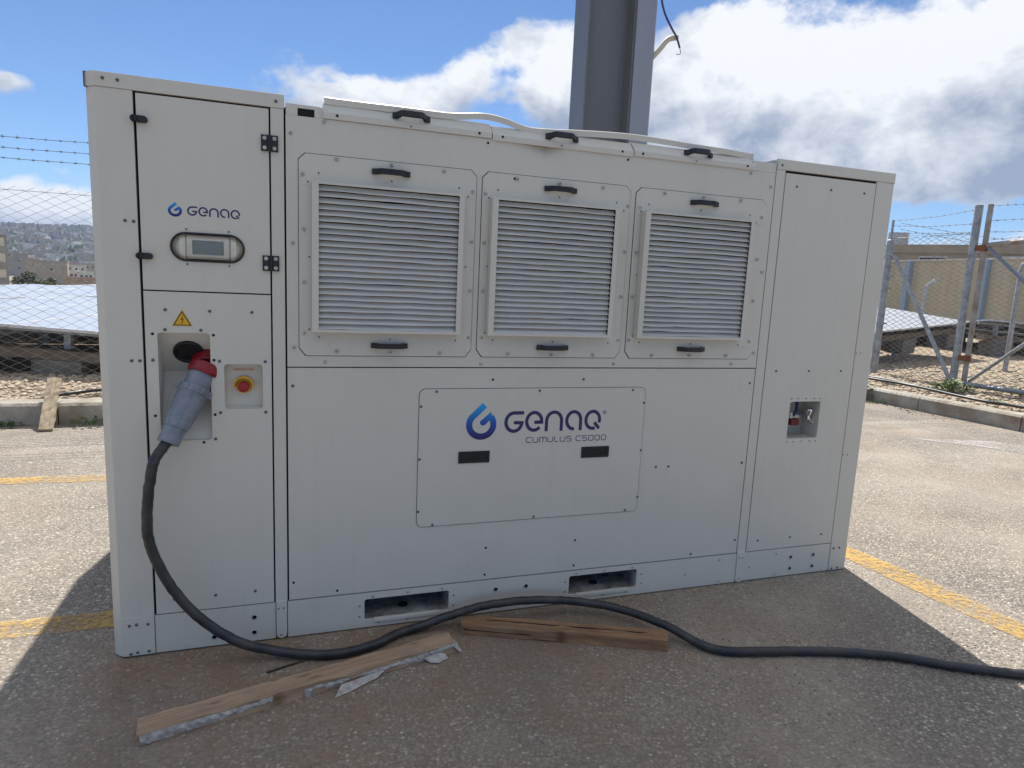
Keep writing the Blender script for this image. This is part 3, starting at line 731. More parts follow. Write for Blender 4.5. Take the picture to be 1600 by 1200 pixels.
# --- centre: upper panel, lower panel, cover
m = MB(); dx0, dx1, dz0 = 1.50, 1.86, 1.992
m.box(.6215, 2.8735, 0, .014, 1.1655, dz0); m.box(.6215, dx0, 0, .014, dz0, 2.1215); m.box(dx1, 2.8735, 0, .014, dz0, 2.1215)
vs = []; fs = []; nx, nz = 24, 12
for j in range(nz+1):
    for i in range(nx+1):
        u, v = i/nx, j/nz
        sh = (u/.5)**1.6 if u < .5 else max(0, 1-(u-.5)/.22)
        b = .030*sh*v**1.5 + .002*math.sin(u*7)*v*(1-v)
        vs.append((dx0+(dx1-dx0)*u, b if 0 < i < nx and j > 0 else 0.0, dz0+(2.1215-dz0)*v))
for j in range(nz):
    for i in range(nx): fs.append((j*(nx+1)+i, j*(nx+1)+i+1, (j+1)*(nx+1)+i+1, (j+1)*(nx+1)+i))
m.add(vs, fs, True)
up = m.build('upper_panel', PAINT, W)
m = MB(); m.box(.6215, 2.8735, .0006, .014, .1715, 1.1605); lowp = m.build('lower_panel', PAINT, W, .001)
m = MB(); m.prism(rrect(1.1535, 2.2485, .4515, 1.0700, .028, 5), 'y', -.0028, .0000); cov = m.build('access_cover', PAINT, W, .0008)
m = MB(); m.prism(rrect(1.1515, 2.2505, .4495, 1.0720, .029, 5), 'y', -.0008, .0005); m.build('cover_shadow_line', DARK, cov)  # black rim draws the cover's shadow line as geometry
for xa in (1.332, 1.927):
    m = MB(); ring_loop(m, rrect(xa, xa+.1445, .7345, .7885, .004, 3), rrect(xa+.009, xa+.1355, .7435, .7795, .003, 3), -.0065, -.0025)
    ph = m.build('pull_cup', BLACKP, cov, .001)
    m = MB(); x0, x1, z0, z1 = xa+.009, xa+.1355, .7435, .7795
    m.add([(x0,-.003,z0),(x1,-.003,z0),(x1,-.003,z1),(x0,-.003,z1),(x0+.01,-.0028,z0+.004),(x1-.01,-.0028,z0+.004),(x1-.004,-.0028,z1),(x0+.004,-.0028,z1)], [(0,1,2,3)])
    m.box(x0, x1, -.0056, -.0030, z0, z0+.008)
    m.build('cup_bottom', SOCK, ph)

# printed logo
def ribbon(m, pts, w, y, closed=False, t=.0005):
    P = [Vector((p[0], p[1])) for p in pts]; n = len(P); Lp = []; Rp = []
    for i in range(n):
        a = P[(i-1) % n] if (closed or i > 0) else None; b = P[(i+1) % n] if (closed or i < n-1) else None
        d1 = (P[i]-a).normalized() if a is not None else None; d2 = (b-P[i]).normalized() if b is not None else None
        if d1 is None: d1 = d2
        if d2 is None: d2 = d1
        n1 = Vector((-d1.y, d1.x)); n2 = Vector((-d2.y, d2.x)); mm = n1+n2
        mm = mm/max(.35, mm.dot(n1)) if mm.length > 1e-6 else n1
        Lp.append(P[i]+mm*w/2); Rp.append(P[i]-mm*w/2)
    vs = [(p.x,y,p.y) for p in Lp]+[(p.x,y,p.y) for p in Rp]+[(p.x,y+t,p.y) for p in Lp]+[(p.x,y+t,p.y) for p in Rp]
    fs = []
    for i in range(n if closed else n-1):
        j = (i+1)%n; fs += [(i,j,n+j,n+i),(i,2*n+i,2*n+j,j),(n+i,n+j,3*n+j,3*n+i)]
    if not closed: fs += [(0,n,3*n,2*n),(n-1,3*n-1,4*n-1,2*n-1)]
    m.add(vs, fs)
def lg(ch, x0, x1, z0, z1, w):
    """one letter of the rounded word mark: list of polylines"""
    cx, cz = (x0+x1)/2, (z0+z1)/2; r = (z1-z0)/2-w/2; rx = (x1-x0)/2-w/2
    def el(a0, a1, n=16): return [(cx+rx*math.cos(R_(a0+(a1-a0)*i/n)), cz+r*math.sin(R_(a0+(a1-a0)*i/n))) for i in range(n+1)]
    if ch == 'G': return [[(x1, cz+r), (cx, cz+r)]+el(90, 340, 22)[1:]+[(cx+rx, cz-.06*r-w*.1), (cx-.02*rx, cz-.06*r)]]
    if ch == 'E': return [[(cx+.02*rx, cz-.10*r), (cx+rx, cz-.10*r)]+el(2, 318, 26)]
    if ch == 'N': return [[(cx-rx, z0)]+el(180, 0, 14)+[(cx+rx, z0)]]
    if ch == 'A': return [[(cx+.12*rx, cz-r), (cx-.02*rx, cz-r)]+el(268, 0, 24)+[(cx+rx, z0)]]
    if ch == 'Q': return [el(-20, 292, 26), [(cx+.25*rx, cz-.30*r), (cx+.98*rx, cz-1.02*r)]]
    return []
def logo(parent, dx0, dx1, dz0, dz1, letters, w, y, mname):
    sx = (dx1-dx0)/298.0; sz = (dz1-dz0)/365.0
    def Q(u, v): return (dx0+(u-62)*sx, dz1-(v-70)*sz)
    path = [Q(240, 93), Q(133, 198)]
    path += [Q(211+118*math.cos(R_(a)), 285-118*math.sin(R_(a))) for a in range(140, 408, 9)]
    m = MB(); ribbon(m, path, 60*sx, y)
    V = [Q(302,158), Q(205,249), Q(246,290), Q(318,214)]
    m.add([(a_, y+.0001, b_) for a_, b_ in V], [(0,1,2,3)])
    m.lathe([(0,29*sx),(.0005,29*sx)], (Q(226,264)[0], y+.0004, Q(226,264)[1]), (0,-1,0), 14)
    m.build('drop_logo', gradient_logo_mat(mname, dz0, dz1, (.0,.33,.72), (.010,.008,.13)), parent)
    for ch, x0, x1, z0, z1 in letters:
        m = MB()
        for k, pl in enumerate(lg(ch, x0, x1, z0, z1, w)): ribbon(m, pl, w, y-.00006*k)
        m.build('letter', NAVY, parent)
logo(cov, 1.362, 1.503, .839, 1.007, [('G',1.5395,1.6315,.8660,.9660),('E',1.6385,1.7270,.8680,.9660),('N',1.7355,1.8255,.8690,.9660),('A',1.8360,1.9225,.8690,.9660),('Q',1.9335,2.0200,.8685,.9660)], .0158, -.0034, 'logo_gradient')
logo(door, .2135, .2605, 1.7190, 1.7700, [('G',.2770,.3110,1.7260,1.7600),('E',.3145,.3475,1.7255,1.7600),('N',.3505,.3840,1.7260,1.7590),('A',.3875,.4205,1.7260,1.7590),('Q',.4240,.4570,1.7240,1.7580)], .0056, -.0006, 'logo_gradient_small')
# model name in thin strokes
GL = {'C': [[(1,.92),(.25,.92),(.06,.72),(.06,.2),(.25,0),(1,0)]], 'U': [[(.04,.95),(.04,.2),(.24,0),(.76,0),(.96,.2),(.96,.95)]],
      'M': [[(.02,0),(.02,.68),(.16,.92),(.36,.92),(.5,.72),(.5,0)],[(.5,.72),(.64,.92),(.84,.92),(.98,.68),(.98,0)]], 'L': [[(.1,.95),(.1,.2),(.3,0),(.95,0)]],
      'S': [[(.95,.92),(.2,.92),(.05,.78),(.05,.6),(.2,.47),(.8,.47),(.95,.33),(.95,.14),(.8,0),(.05,0)]], '5': [[(.95,.92),(.06,.92),(.06,.5),(.78,.5),(.95,.36),(.95,.14),(.78,0),(.05,0)]]}
x = 1.6470
for ch in 'CUMULUS C5000':
    if ch == ' ': x += .0145; continue
    wd = .0345 if ch == 'M' else (.0215 if ch == 'L' else .0262)
    m = MB()
    if ch == '0': ribbon(m, rrect(x+.0015, x+wd-.0015, .8185, .8430, .006, 3), .0034, -.0034, closed=True)
    else:
        for k, pl in enumerate(GL[ch]): ribbon(m, [(x+a*wd, .8185+b*.0255) for a, b in pl], .0034, -.0034-.00005*k)
    m.build('letter', NAVY, cov); x += wd+.0066
m = MB(); ribbon(m, [(2.0360+.0085*math.cos(R_(a)), .9520+.0085*math.sin(R_(a))) for a in range(0,360,20)], .0016, -.0034, closed=True)
ribbon(m, [(2.033,.9470),(2.033,.9570),(2.0375,.9570),(2.0390,.9545),(2.0375,.9520),(2.033,.9520)], .0015, -.00345); ribbon(m, [(2.0360,.9520),(2.0392,.9470)], .0015, -.00352)
m.build('registered_mark', NAVY, cov)

# --- louvre panels
SLP = 24
def louvre(px0, px1, fx0, fx1, handles):
    m = MB(); c = .025; z0, z1 = 1.2115, 1.9885
    m.prism([(px0,z0+c*1.3),(px0+c,z0),(px1-c,z0),(px1,z0+c*1.3),(px1,z1-c),(px1-c,z1),(px0+c,z1),(px0,z1-c)], 'y', -.0045, -.0004)
    P = m.build('louvre_panel', PAINT, W, .0008)
    g = .0022; m = MB(); m.prism([(px0-g,z0+c*1.3-g),(px0+c-g,z0-g),(px1-c+g,z0-g),(px1+g,z0+c*1.3-g),(px1+g,z1-c+g),(px1-c+g,z1+g),(px0+c-g,z1+g),(px0-g,z1-c+g)], 'y', -.0011, -.0003); m.build('panel_shadow_line', DARK, P)  # black rim around the plate stands in for its shadow line
    # flange strips above and below the frame
    fz0, fz1 = 1.309, 1.884
    for za, zb_ in ((fz1-.012, fz1+.040), (fz0-.038, fz0+.012)):
        m = MB(); m.box(px0+.006, px1-.006, -.0062, -.0046, za, zb_); m.build('flange', PAINT, P)
    m = MB(); yf = -.050; t = .003
    L_, R2, B, T = .0255, .0215, .0110, .0095
    holed(m, fx0, fx1, fz0, fz1, yf, yf+t, [(fx1-R2,fz1-T),(fx1-R2,fz1-T),(fx0+L_,fz1-T),(fx0+L_,fz1-T),(fx0+L_,fz0+B),(fx0+L_,fz0+B),(fx1-R2,fz0+B),(fx1-R2,fz0+B)])
    for a in (fx0, fx1-t): m.box(a, a+t, yf+t, -.0065, fz0, fz1)
    m.box(fx0+t, fx1-t, yf+t, -.0065, fz0, fz0+t); m.box(fx0+t, fx1-t, yf+t, -.0065, fz1-t, fz1)
    m.build('louvre_frame', PAINT, P)
    m = MB(); m.box(fx0+t+.001, fx1-t-.001, -.0105, -.0070, fz0+t+.001, fz1-t-.001); m.build('louvre_back', DARK, P)
    sx0, sx1 = fx0+L_-.002, fx1-R2+.002; zt, zb = fz1-T, fz0+B; pitch = (zt-zb)/SLP
    hw_ = (sx1-sx0)/2
    prof = [(.0205, pitch*.935),(.0170, pitch*.78),(.0092, pitch*.40),(.0045, pitch*.14),(.0022, pitch*.03),(.0006, pitch*-.02),(.0,pitch*.03),(.0004,pitch*.09)]
    nseg = 6
    def slat_me(k):
        r2 = random.Random(k); V = []; F = []; n = len(prof); s2 = MB()
        bend = [r2.gauss(0, .0009) for _ in range(nseg+1)]
        for i in range(nseg+1):
            u = -hw_+2*hw_*i/nseg
            for (py, pz) in prof: V.append((u, py, pz+bend[i]*(1 if 0 < i < nseg else .4)))
        for i in range(nseg):
            for j in range(n-1): F.append((i*n+j, i*n+j+1, (i+1)*n+j+1, (i+1)*n+j))
        s2.add(V, F, True); return s2.mesh('slat', SLATP)
    bank = [slat_me(k+int(fx0*1000)) for k in range(8)]
    for i in range(SLP):
        o = inst('slat', bank[rnd.randrange(8)], P, ((sx0+sx1)/2, yf+.0055+rnd.uniform(-.001,.001), zb+i*pitch), (rnd.gauss(0,.012), rnd.gauss(0,.0011), 0))
    for hx0, hx1, z in handles: inst('handle', HANDLE, P, ((hx0+hx1)/2, -.0062, z))
    return P
def handle_mesh(Lh=.150, h=.0215, so=.034):
    m = MB(); a = Lh/2
    m.prism([(-a,0),(-a,-.010),(-a+.012,-.013),(-a+.030,-so),(-a+.040,-so-.004),(a-.040,-so-.004),(a-.030,-so),(a-.012,-.013),(a,-.010),(a,0),(a-.022,0),(a-.036,-so+.008),(-a+.036,-so+.008),(-a+.022,0)], 'z', -h/2, h/2)
    return m.mesh('handle', BLACKP)
HANDLE = handle_mesh()
LOU = [louvre(.667, 1.371, .714, 1.312, [(.945,1.090,1.9445),(.948,1.094,1.2555)]),
       louvre(1.3975, 2.0915, 1.432, 2.021, [(1.673,1.822,1.9435),(1.675,1.823,1.2565)]),
       louvre(2.1205, 2.8375, 2.153, 2.746, [(2.404,2.555,1.9450),(2.398,2.550,1.2575)])]

# --- roof filter panels, bent trim
m = MB(); m.prism([(.6225,2.1225),(.6645,2.1225),(.6645,2.1505),(.7255,2.1505),(.7255,2.1225),(.775,2.1225),(.775,2.156),(.74,2.163),(.6225,2.163)], 'y', .002, .10); m.build('head_rail', PAINT, W)
m = MB(); m.box(2.740, 2.875, .002, .5, 2.1225, 2.167); m.build('head_rail', PAINT, W)
m = MB(); m.box(.666, .724, .006, .012, 2.1228, 2.1495); m.build('rail_notch', DARK, W)
for i, (x0, x1, dz) in enumerate(((.757,1.4285,0),(1.4325,2.0905,-.006),(2.0945,2.757,-.001))):
    m = MB(); zb = 2.1225
    prof = [(-.007, zb), (-.007, zb+.023), (-.004, zb+.026), (.030, zb+.062), (.040, zb+.066), (.9, zb+.070), (.9, zb+.04), (.038, zb+.04), (.004, zb+.012), (.004, zb)]
    m.prism(prof, 'x', x0, x1)
    rp = m.build('roof_panel', PAINT, W, .001)
    rp.location = (0, 0, dz)
    for hx in ([1.095],[1.745],[2.430])[i]:
        inst('handle', HANDLE, rp, (hx, .006, 2.1655), (R_(-14), 0, 0))
tp = smoothpath([(x_, .024, z_+.007) for x_, z_ in ((.762,2.199),(1.0,2.1995),(1.242,2.201),(1.36,2.213),(1.431,2.217),(1.50,2.206),(1.602,2.186),(1.70,2.188),(1.807,2.197),(2.119,2.212),(2.455,2.204),(2.706,2.196),(2.752,2.194))], 5)
m = MB(); n = len(tp); prof = [(0,-.026),(-.001,-.003),(.003,.0),(.050,.004)]
V = []; F = []
for i, p in enumerate(tp):
    wob = .003*math.sin(i*.7)
    for (a, b) in prof: V.append((p.x, p.y+a+wob, p.z+b+.002))
k = len(prof)
for i in range(n-1):
    for j in range(k-1): F.append((i*k+j, i*k+j+1, (i+1)*k+j+1, (i+1)*k+j))
m.add(V, F); o = m.build('bent_trim_strip', PAINT, W)
sol = o.modifiers.new('thickness', 'SOLIDIFY'); sol.thickness = .0025; sol.offset = 0

# --- right column: door with the tap niche
tx0, tx1, tz0, tz1 = 3.1175, 3.3185, .7855, .9860
m = MB(); holed(m, 2.9365, 3.5085, .1715, 2.1285, 0, .016, rrect(tx0, tx1, tz0, tz1, .012)); rd = m.build('tap_door', PAINT, W)
m = MB(); y0, y1 = .0155, .125
q = [(tx0-.001,tz0-.001),(tx1+.001,tz0-.001),(tx1+.001,tz1+.001),(tx0-.001,tz1+.001)]
for i in range(4):
    j = (i+1)%4; m.add([(q[i][0],y0,q[i][1]),(q[j][0],y0,q[j][1]),(q[j][0],y1,q[j][1]),(q[i][0],y1,q[i][1])], [(0,1,2,3)])
m.add([(a,y1,b) for a, b in q], [(0,1,2,3)])
nic = m.build('tap_niche', mat('niche_sheet', (.52,.50,.44), .5, var=.15, vscale=8), rd)
m = MB()
m.tube([(3.330,.125,.888),(3.330,.085,.888)], .013, 12); m.tube(smoothpath([(3.330,.088,.888),(3.322,.060,.884),(3.338,.050,.873),(3.360,.043,.850),(3.370,.040,.826)], 5), [.0125]*10+[.0095]*11, 12)
m.tube([(3.3235,.052,.880),(3.3215,.052,.900)], .012, 12)
m.lathe([(0,.011),(.004,.018),(.020,.0235),(.032,.0275),(.037,.025),(.038,0)], (3.321,.052,.898), (0,0,1), 12)
for i, v in enumerate(m.v): m.v[i] = (v[0]-.028, v[1], v[2])
m.build('tap', CHROME, rd)
m = MB(); m.tube(smoothpath([(3.231,.080,.983),(3.229,.072,.950),(3.224,.066,.925),(3.205,.058,.908),(3.196,.055,.902)], 4), .0085, 10); m.build('blue_lever', BLUEH, rd)
m = MB(); m.tube([(3.188,.07,.897),(3.240,.07,.890)], .013, 12); m.tube([(3.19,.07,.885),(3.19,.07,.915)], .015, 8); m.tube([(3.235,.07,.888),(3.298,.09,.886)], .006, 8); m.build('pipe_fitting', STEEL, rd)
m = MB(); m.prism(rrect(3.193, 3.245, .842, .876, .004, 2), 'y', .060, .086); m.build('red_valve', mat('dull_red', (.15,.012,.012), .5), rd, .002)

# --- fasteners: every one is its own small part sharing one mesh per kind
b = MB(); b.lathe([(0,.0088),(.0016,.0088),(.0017,.0062),(.0045,.0056),(.0060,.0040),(.0061,.0022)], (0,0,0), (0,-1,0), 14); b.m = 1; b.lathe([(.0061,.0024),(.0042,.0022),(.0042,0)], (0,0,0), (0,-1,0), 8)
BOLT = b.mesh('bolt', [STEEL, DARK])
b = MB(); b.lathe([(0,.0062),(.0015,.0060),(.0035,.0044),(.0042,.0022)], (0,0,0), (0,-1,0), 12); b.m = 1; b.lathe([(.0042,.0024),(.0025,.0022),(.0025,0)], (0,0,0), (0,-1,0), 8)
SCREW = b.mesh('screw', [SCREWD, DARK])
b = MB(); b.lathe([(0,.0040),(.0012,.0036),(.0018,.0018),(.0018,0)], (0,0,0), (0,-1,0), 10); RIVET = b.mesh('rivet', SCREWD)
b = MB(); b.lathe([(0,.0055),(.0004,.0055),(.0004,0)], (0,0,0), (0,-1,0), 12); HOLE = b.mesh('bolt_hole', DARK)
b = MB(); b.lathe([(0,.0115),(.0022,.0110),(.0030,.0085),(.0015,.0080)], (0,0,0), (0,-1,0), 16, caps=False); b.m = 1; b.lathe([(.0012,.0085),(.0012,0)], (0,0,0), (0,-1,0), 16); BIG = b.mesh('threaded_insert', [STEEL, SCREWD])
UP = [(0.639,2.057),(0.761,2.111),(0.645,1.649),(0.646,1.243),(0.765,1.185),(1.421,1.181),(2.066,1.183),(2.729,2.107),(2.852,2.055),(2.852,1.645),(2.849,1.646),(2.852,1.242),(2.723,1.185)]
UPhole = [(1.415,2.104),(2.068,2.103)]
L1 = [(0.807,1.978),(1.019,1.976),(1.232,1.973),(0.681,1.909),(1.355,1.902),(0.684,1.705),(1.357,1.699),(0.685,1.502),(0.685,1.301),(1.359,1.495),(1.359,1.295),(0.812,1.23),(1.026,1.228),(1.235,1.227)]
L1s = [(0.74,1.919),(1.02,1.914),(1.297,1.912),(0.701,1.884),(1.336,1.88),(0.705,1.6),(0.704,1.316),(0.742,1.286),(1.024,1.283),(1.301,1.281),(1.336,1.593)]
L2 = [(1.549,1.972),(1.743,1.971),(1.952,1.971),(1.411,1.9),(2.08,1.902),(1.412,1.697),(1.415,1.496),(1.417,1.296),(2.081,1.699),(2.078,1.496),(2.078,1.295),(1.54,1.226),(1.747,1.224),(1.954,1.226)]
L2s = [(1.537,1.972)]
L3 = [(2.265,1.974),(2.474,1.975),(2.683,1.976),(2.143,1.902),(2.812,1.907),(2.139,1.7),(2.812,1.706),(2.135,1.497),(2.134,1.296),(2.812,1.502),(2.812,1.3),(2.262,1.227),(2.471,1.227),(2.682,1.228)]
LOW = [(0.641,1.088),(1.918,1.11),(2.848,1.087),(2.85,0.667),(2.34,0.67),(2.411,0.669),(2.848,0.669),(2.856,0.245),(2.589,0.192)]
LOWhole = [(1.479,1.11),(1.478,0.326),(1.926,0.324),(0.639,0.248),(0.817,0.192),(1.478,0.195),(1.927,0.195)]
COV = [(1.227,1.059),(1.702,1.059),(2.178,1.058),(1.161,0.995),(2.243,0.995),(1.16,0.761),(2.246,0.76),(1.159,0.524),(2.247,0.523),(1.224,0.459),(1.704,0.461),(2.183,0.46)]
RD = [(3.007,2.07),(3.222,2.072),(3.438,2.074),(3.004,1.149),(3.214,1.15),(3.429,1.15),(3.004,0.229),(3.218,0.23),(3.434,0.229)]
RP = [(3.519,1.246),(3.547,1.248),(3.519,0.681),(3.548,0.682),(3.532,0.138),(3.574,0.138),(3.534,0.017),(3.576,0.018),(2.905,2.162)]
SKs = [(3.134,0.141),(2.964,0.081),(3.138,0.022),(2.894,0.14),(2.913,0.14),(2.904,0.022),(2.769,0.142),(2.561,0.081),(2.772,0.024),(0.579,0.14),(0.599,0.141),(0.588,0.021),(0.968,0.149),(1.122,0.151),(1.277,0.151),(1.332,0.113),(1.332,0.064),(0.912,0.111),(0.912,0.062),(0.994,0.025),(1.121,0.025),(1.942,0.152),(2.095,0.153),(2.249,0.152),(2.305,0.112),(2.306,0.064),(1.887,0.115),(1.887,0.067),(1.969,0.026),(2.097,0.026),(2.224,0.026)]
SKbig = [(3.239,0.113),(3.394,0.112),(3.24,0.047),(3.394,0.046),(0.484,0.113),(0.483,0.046),(0.33,0.046),(1.535,0.118),(1.685,0.117),(1.536,0.055),(1.686,0.056)]
CAP = [(0.026,2.169),(0.071,2.168),(0.588,2.163)]
LP = [(0.075,1.693),(0.102,1.692),(0.076,1.186),(0.103,1.186),(0.027,0.136),(0.052,0.138),(0.092,0.136),(0.028,0.016),(0.052,0.02),(0.092,0.02)]
LLP = [(0.193,1.378),(0.344,1.377),(0.493,1.377),(0.19,1.304),(0.312,1.304),(0.146,1.189),(0.374,1.186),(0.539,1.185),(0.374,0.984),(0.539,0.983),(0.354,0.879),(0.188,0.228),(0.339,0.228),(0.489,0.229)]
LLPhole = [(0.148,1.287),(0.355,1.286),(0.355,1.19),(0.147,0.976),(0.354,0.976),(0.312,0.867)]
ROOF = [(1.415,2.104),(1.476,2.13),(1.742,2.124),(2.034,2.132),(2.137,2.134),(1.375,2.14),(2.702,2.145),(2.417,2.138),(0.809,2.147),(1.093,2.143)]

def put(pts, me, name, parent, y):
    for x, z in pts:
        inst(name, me, parent, (x, y, z), (0, rnd.uniform(0, 6.28), 0))
put([p for p in UP if p[0] > .7 or True], BOLT, 'bolt', up, -.0002); put(UPhole, HOLE, 'bolt_hole', up, -.0002)
put(L1, BOLT, 'bolt', LOU[0], -.0064); put(L1s, RIVET, 'rivet', LOU[0], -.0064)
put(L2, BOLT, 'bolt', LOU[1], -.0064); put(L2s, HOLE, 'bolt_hole', LOU[1], -.0050)
put(L3, BOLT, 'bolt', LOU[2], -.0064)
put([(x+.725, z) for x, z in L1s if z != 1.593], RIVET, 'rivet', LOU[1], -.0064); put([(x+1.447, z) for x, z in L1s if z != 1.593], RIVET, 'rivet', LOU[2], -.0064)
put(LOW, SCREW, 'screw', lowp, .0004); put(LOWhole, HOLE, 'bolt_hole', lowp, .0004); put(COV, SCREW, 'screw', cov, -.0029)
put(RD, SCREW, 'screw', rd, -.0001); put([(x, z) for x, z in RP[:4]], RIVET, 'rivet', W, -.0001); put(RP[4:8], SCREW, 'screw', W, -.0031); put(RP[8:], SCREW, 'screw', W, -.0032)
put(SKs, RIVET, 'rivet', W, -.0046); put(SKbig, BIG, 'threaded_insert', W, .0002); put(CAP, SCREW, 'screw', W, -.0032)
put(LP[:4], SCREW, 'screw', W, -.0001); put(LP[4:], SCREW, 'screw', W, -.0031)
put(LLP, SCREW, 'screw', svc, -.0001); put(LLPhole, HOLE, 'bolt_hole', svc, -.0002)
for x, z in ((1.476,2.134),(2.034,2.134),(2.137,2.135),(1.375,2.137),(2.702,2.137),(.809,2.137)): inst('bolt_hole', HOLE, W, (x, -.0075, z))
for x, z in ((1.742,2.127),(2.417,2.131),(1.093,2.131)): inst('rivet', RIVET, W, (x, -.0072, z))
for a, bb in ((-.072,.0),(.072,.0)):
    for s_ in (1,-1): inst('rivet', RIVET, door, (cx+a, -.0002, cz+s_*(.0635)))
for dx in (-.06,-.0,.06,.105,-.105): 
    for s_ in (1,-1): inst('rivet', RIVET, rd, ((tx0+tx1)/2+dx*.9, -.0002, (tz0+tz1)/2+s_*.1165))

# ------------------------------------------------------------------ plug and power cable
pc = thing('power_cable', (.19,-.1,.87), 'thick black power cable with grey and red plug looping down the cabinet', 'power cable')
p0 = Vector((.322, .040, 1.158)); p1 = Vector((.196, -.088, .880)); ax = (p1-p0).normalized(); Lp = (p1-p0).length
m = MB(); m.lathe([(-.010,.046),(-.008,.055),(0,.0585),(.026,.0595),(.034,.0565),(.034,.048)], p0, ax, 32); m.build('plug_collar', RED, pc)
m = MB(); m.lathe([(.028,.0475),(.088,.0490),(.092,.0490)], p0, ax, 32, caps=False)
m.lathe([(.088,.0490),(.090,.0575),(.094,.0590),(.112,.0590),(.116,.0570),(.120,.0540)], p0, ax, 32, caps=False)
m.lathe([(.118,.0545),(.150,.0525),(.225,.0465),(.258,.0425)], p0, ax, 32, caps=False)
m.lathe([(.258,.0425),(.2585,.0400),(.2625,.0400),(.263,.0415)], p0, ax, 32, caps=False)
up_ = Vector((0,0,1)); side = ax.cross(Vector((0,-1,0))).normalized(); fr = side.cross(ax).normalized()
for ang in (0, 120, 240, 60, 180, 300):
    d = side*math.cos(R_(ang))+fr*math.sin(R_(ang)); c = p0+ax*.103+d*.0585
    m.tube([c-ax*.010, c+ax*.012], .0085, 8)
for ang in range(0, 360, 45):
    d = side*math.cos(R_(ang))+fr*math.sin(R_(ang)); a_ = p0+ax*.125+d*.0528; b_ = p0+ax*.250+d*.0430; m.tube([a_, b_], .0032, 6)
m.build('plug_body', PLUG, pc)
m = MB(); m.lathe([(.263,.0405),(.290,.0375),(.300,.0390),(.316,.0405),(.322,.0390),(.322,.0220)], p0, ax, 28, caps=False)
m.build('cable_gland', PLUG, pc)
m = MB()
for ang in (60, 200, 300):
    d = side*math.cos(R_(ang))+fr*math.sin(R_(ang)); m.lathe([(0,.0058),(.004,.0050)], p0+ax*.102+d*.0585, d, 10)
m.build('plug_screw', SCREWD, pc)
e_ = p0+ax*.305
CP = [(e_.x,e_.y,e_.z), (.176,-.098,.862), (.150,-.112,.800), (.131,-.115,.660), (.128,-.117,.560), (.148,-.119,.455), (.216,-.125,.312), (.312,-.130,.185), (.449,-.140,.080), (.620,-.165,.030), (.788,-.205,.021), (.95,-.178,.022), (1.060,-.112,.020), (1.150,-.090,.026), (1.292,-.082,.056), (1.467,-.088,.090), (1.682,-.095,.092), (1.912,-.105,.062), (2.090,-.200,.050), (2.220,-.380,.050), (2.300,-.500,.026), (2.385,-.580,.021), (2.571,-.632,.021), (2.850,-.703,.021), (3.098,-.805,.021), (3.304,-.936,.021), (3.523,-1.048,.021), (3.9,-1.22,.021), (4.8,-1.5,.021), (6.5,-1.75,.021)]
m = MB(); _sp = smoothpath(CP, 8); _r3 = random.Random(2)
_sp = [v + Vector((_r3.gauss(0,.0011), _r3.gauss(0,.0011), abs(_r3.gauss(0,.0007)))) if i > 6 else v for i, v in enumerate(_sp)]
m.tube(_sp, .0190, 16); m.build('cable_sheath', RUBBER, pc)

# ------------------------------------------------------------------ timber lying about
def plank(name, p, ang, L, w, h, mt, label, tilt=0.0, rough=.002, seed=1, group=None):
    """p: ground point of the near left lower corner; local x along the plank, y across, z up"""
    r2 = random.Random(seed); m = MB(); n = 14; V = []; F = []
    for i in range(n+1):
        x = L*i/n
        for (y, z) in ((0,0),(w*.5,0),(w,0),(w,h*.55),(w-.003,h),(w*.5,h),(.003,h),(0,h-.004),(0,h*.45)):
            j = rough; V.append((x+(r2.gauss(0,j*2) if i in (0,n) else 0), y+r2.gauss(0,j), max(0,z+r2.gauss(0,j))))
    k = 9
    for i in range(n):
        for j in range(k): F.append((i*k+j, i*k+(j+1)%k, (i+1)*k+(j+1)%k, (i+1)*k+j))
    F.append(tuple(range(k))[::-1]); F.append(tuple(range(n*k, n*k+k)))
    m.add(V, F)
    o = bpy.data.objects.new(name, m.mesh(name, mt)); COL.objects.link(o)
    o.location = p; o.rotation_euler = (0, tilt, ang)
    WLOC[o.name] = (0,0,0)
    return tag(o, label, 'plank', group)
PL1 = plank('wooden_plank', (.165, -.555, 0), math.atan2(.280, 1.121), 1.155, .090, .046, WOODA, 'pale wooden plank with torn white film along its side, lying on the asphalt in front', seed=3)
# torn film stuck along the near face and hanging off it
m = MB(); r2 = random.Random(5)
def film(x0, x1, zt, zb, y=-.004, n=16, flare=0.0):
    V = []; F = []; n = max(8, int((x1-x0)/.011))
    for i in range(n+1):
        u = i/n; x = x0+(x1-x0)*u
        a = zt(u)+r2.gauss(0,.0016); b = zb(u)+r2.gauss(0,.0016)
        V += [(x, y+.0025+r2.gauss(0,.0006), a), (x, y-.0004+r2.gauss(0,.0016), b+(a-b)*r2.uniform(.35,.7)), (x+r2.gauss(0,.003), y+.001-flare*u+r2.gauss(0,.0014), b)]
    for i in range(n):
        for j in range(2): F.append((i*3+j, i*3+j+1, (i+1)*3+j+1, (i+1)*3+j))
    m.add(V, F)
film(.002, .40, lambda u: .041-.004*u, lambda u: .003+.018*u**1.5+.002)
film(.37, .415, lambda u: .043, lambda u: .024)
film(.525, .555, lambda u: .033, lambda u: .002)
film(.54, .88, lambda u: .030+.003*math.sin(u*9), lambda u: .018+.006*math.sin(u*13+1))
film(.86, 1.15, lambda u: .032+.012*u, lambda u: .012+.014*math.sin(u*6+2)*.5+.010*u)
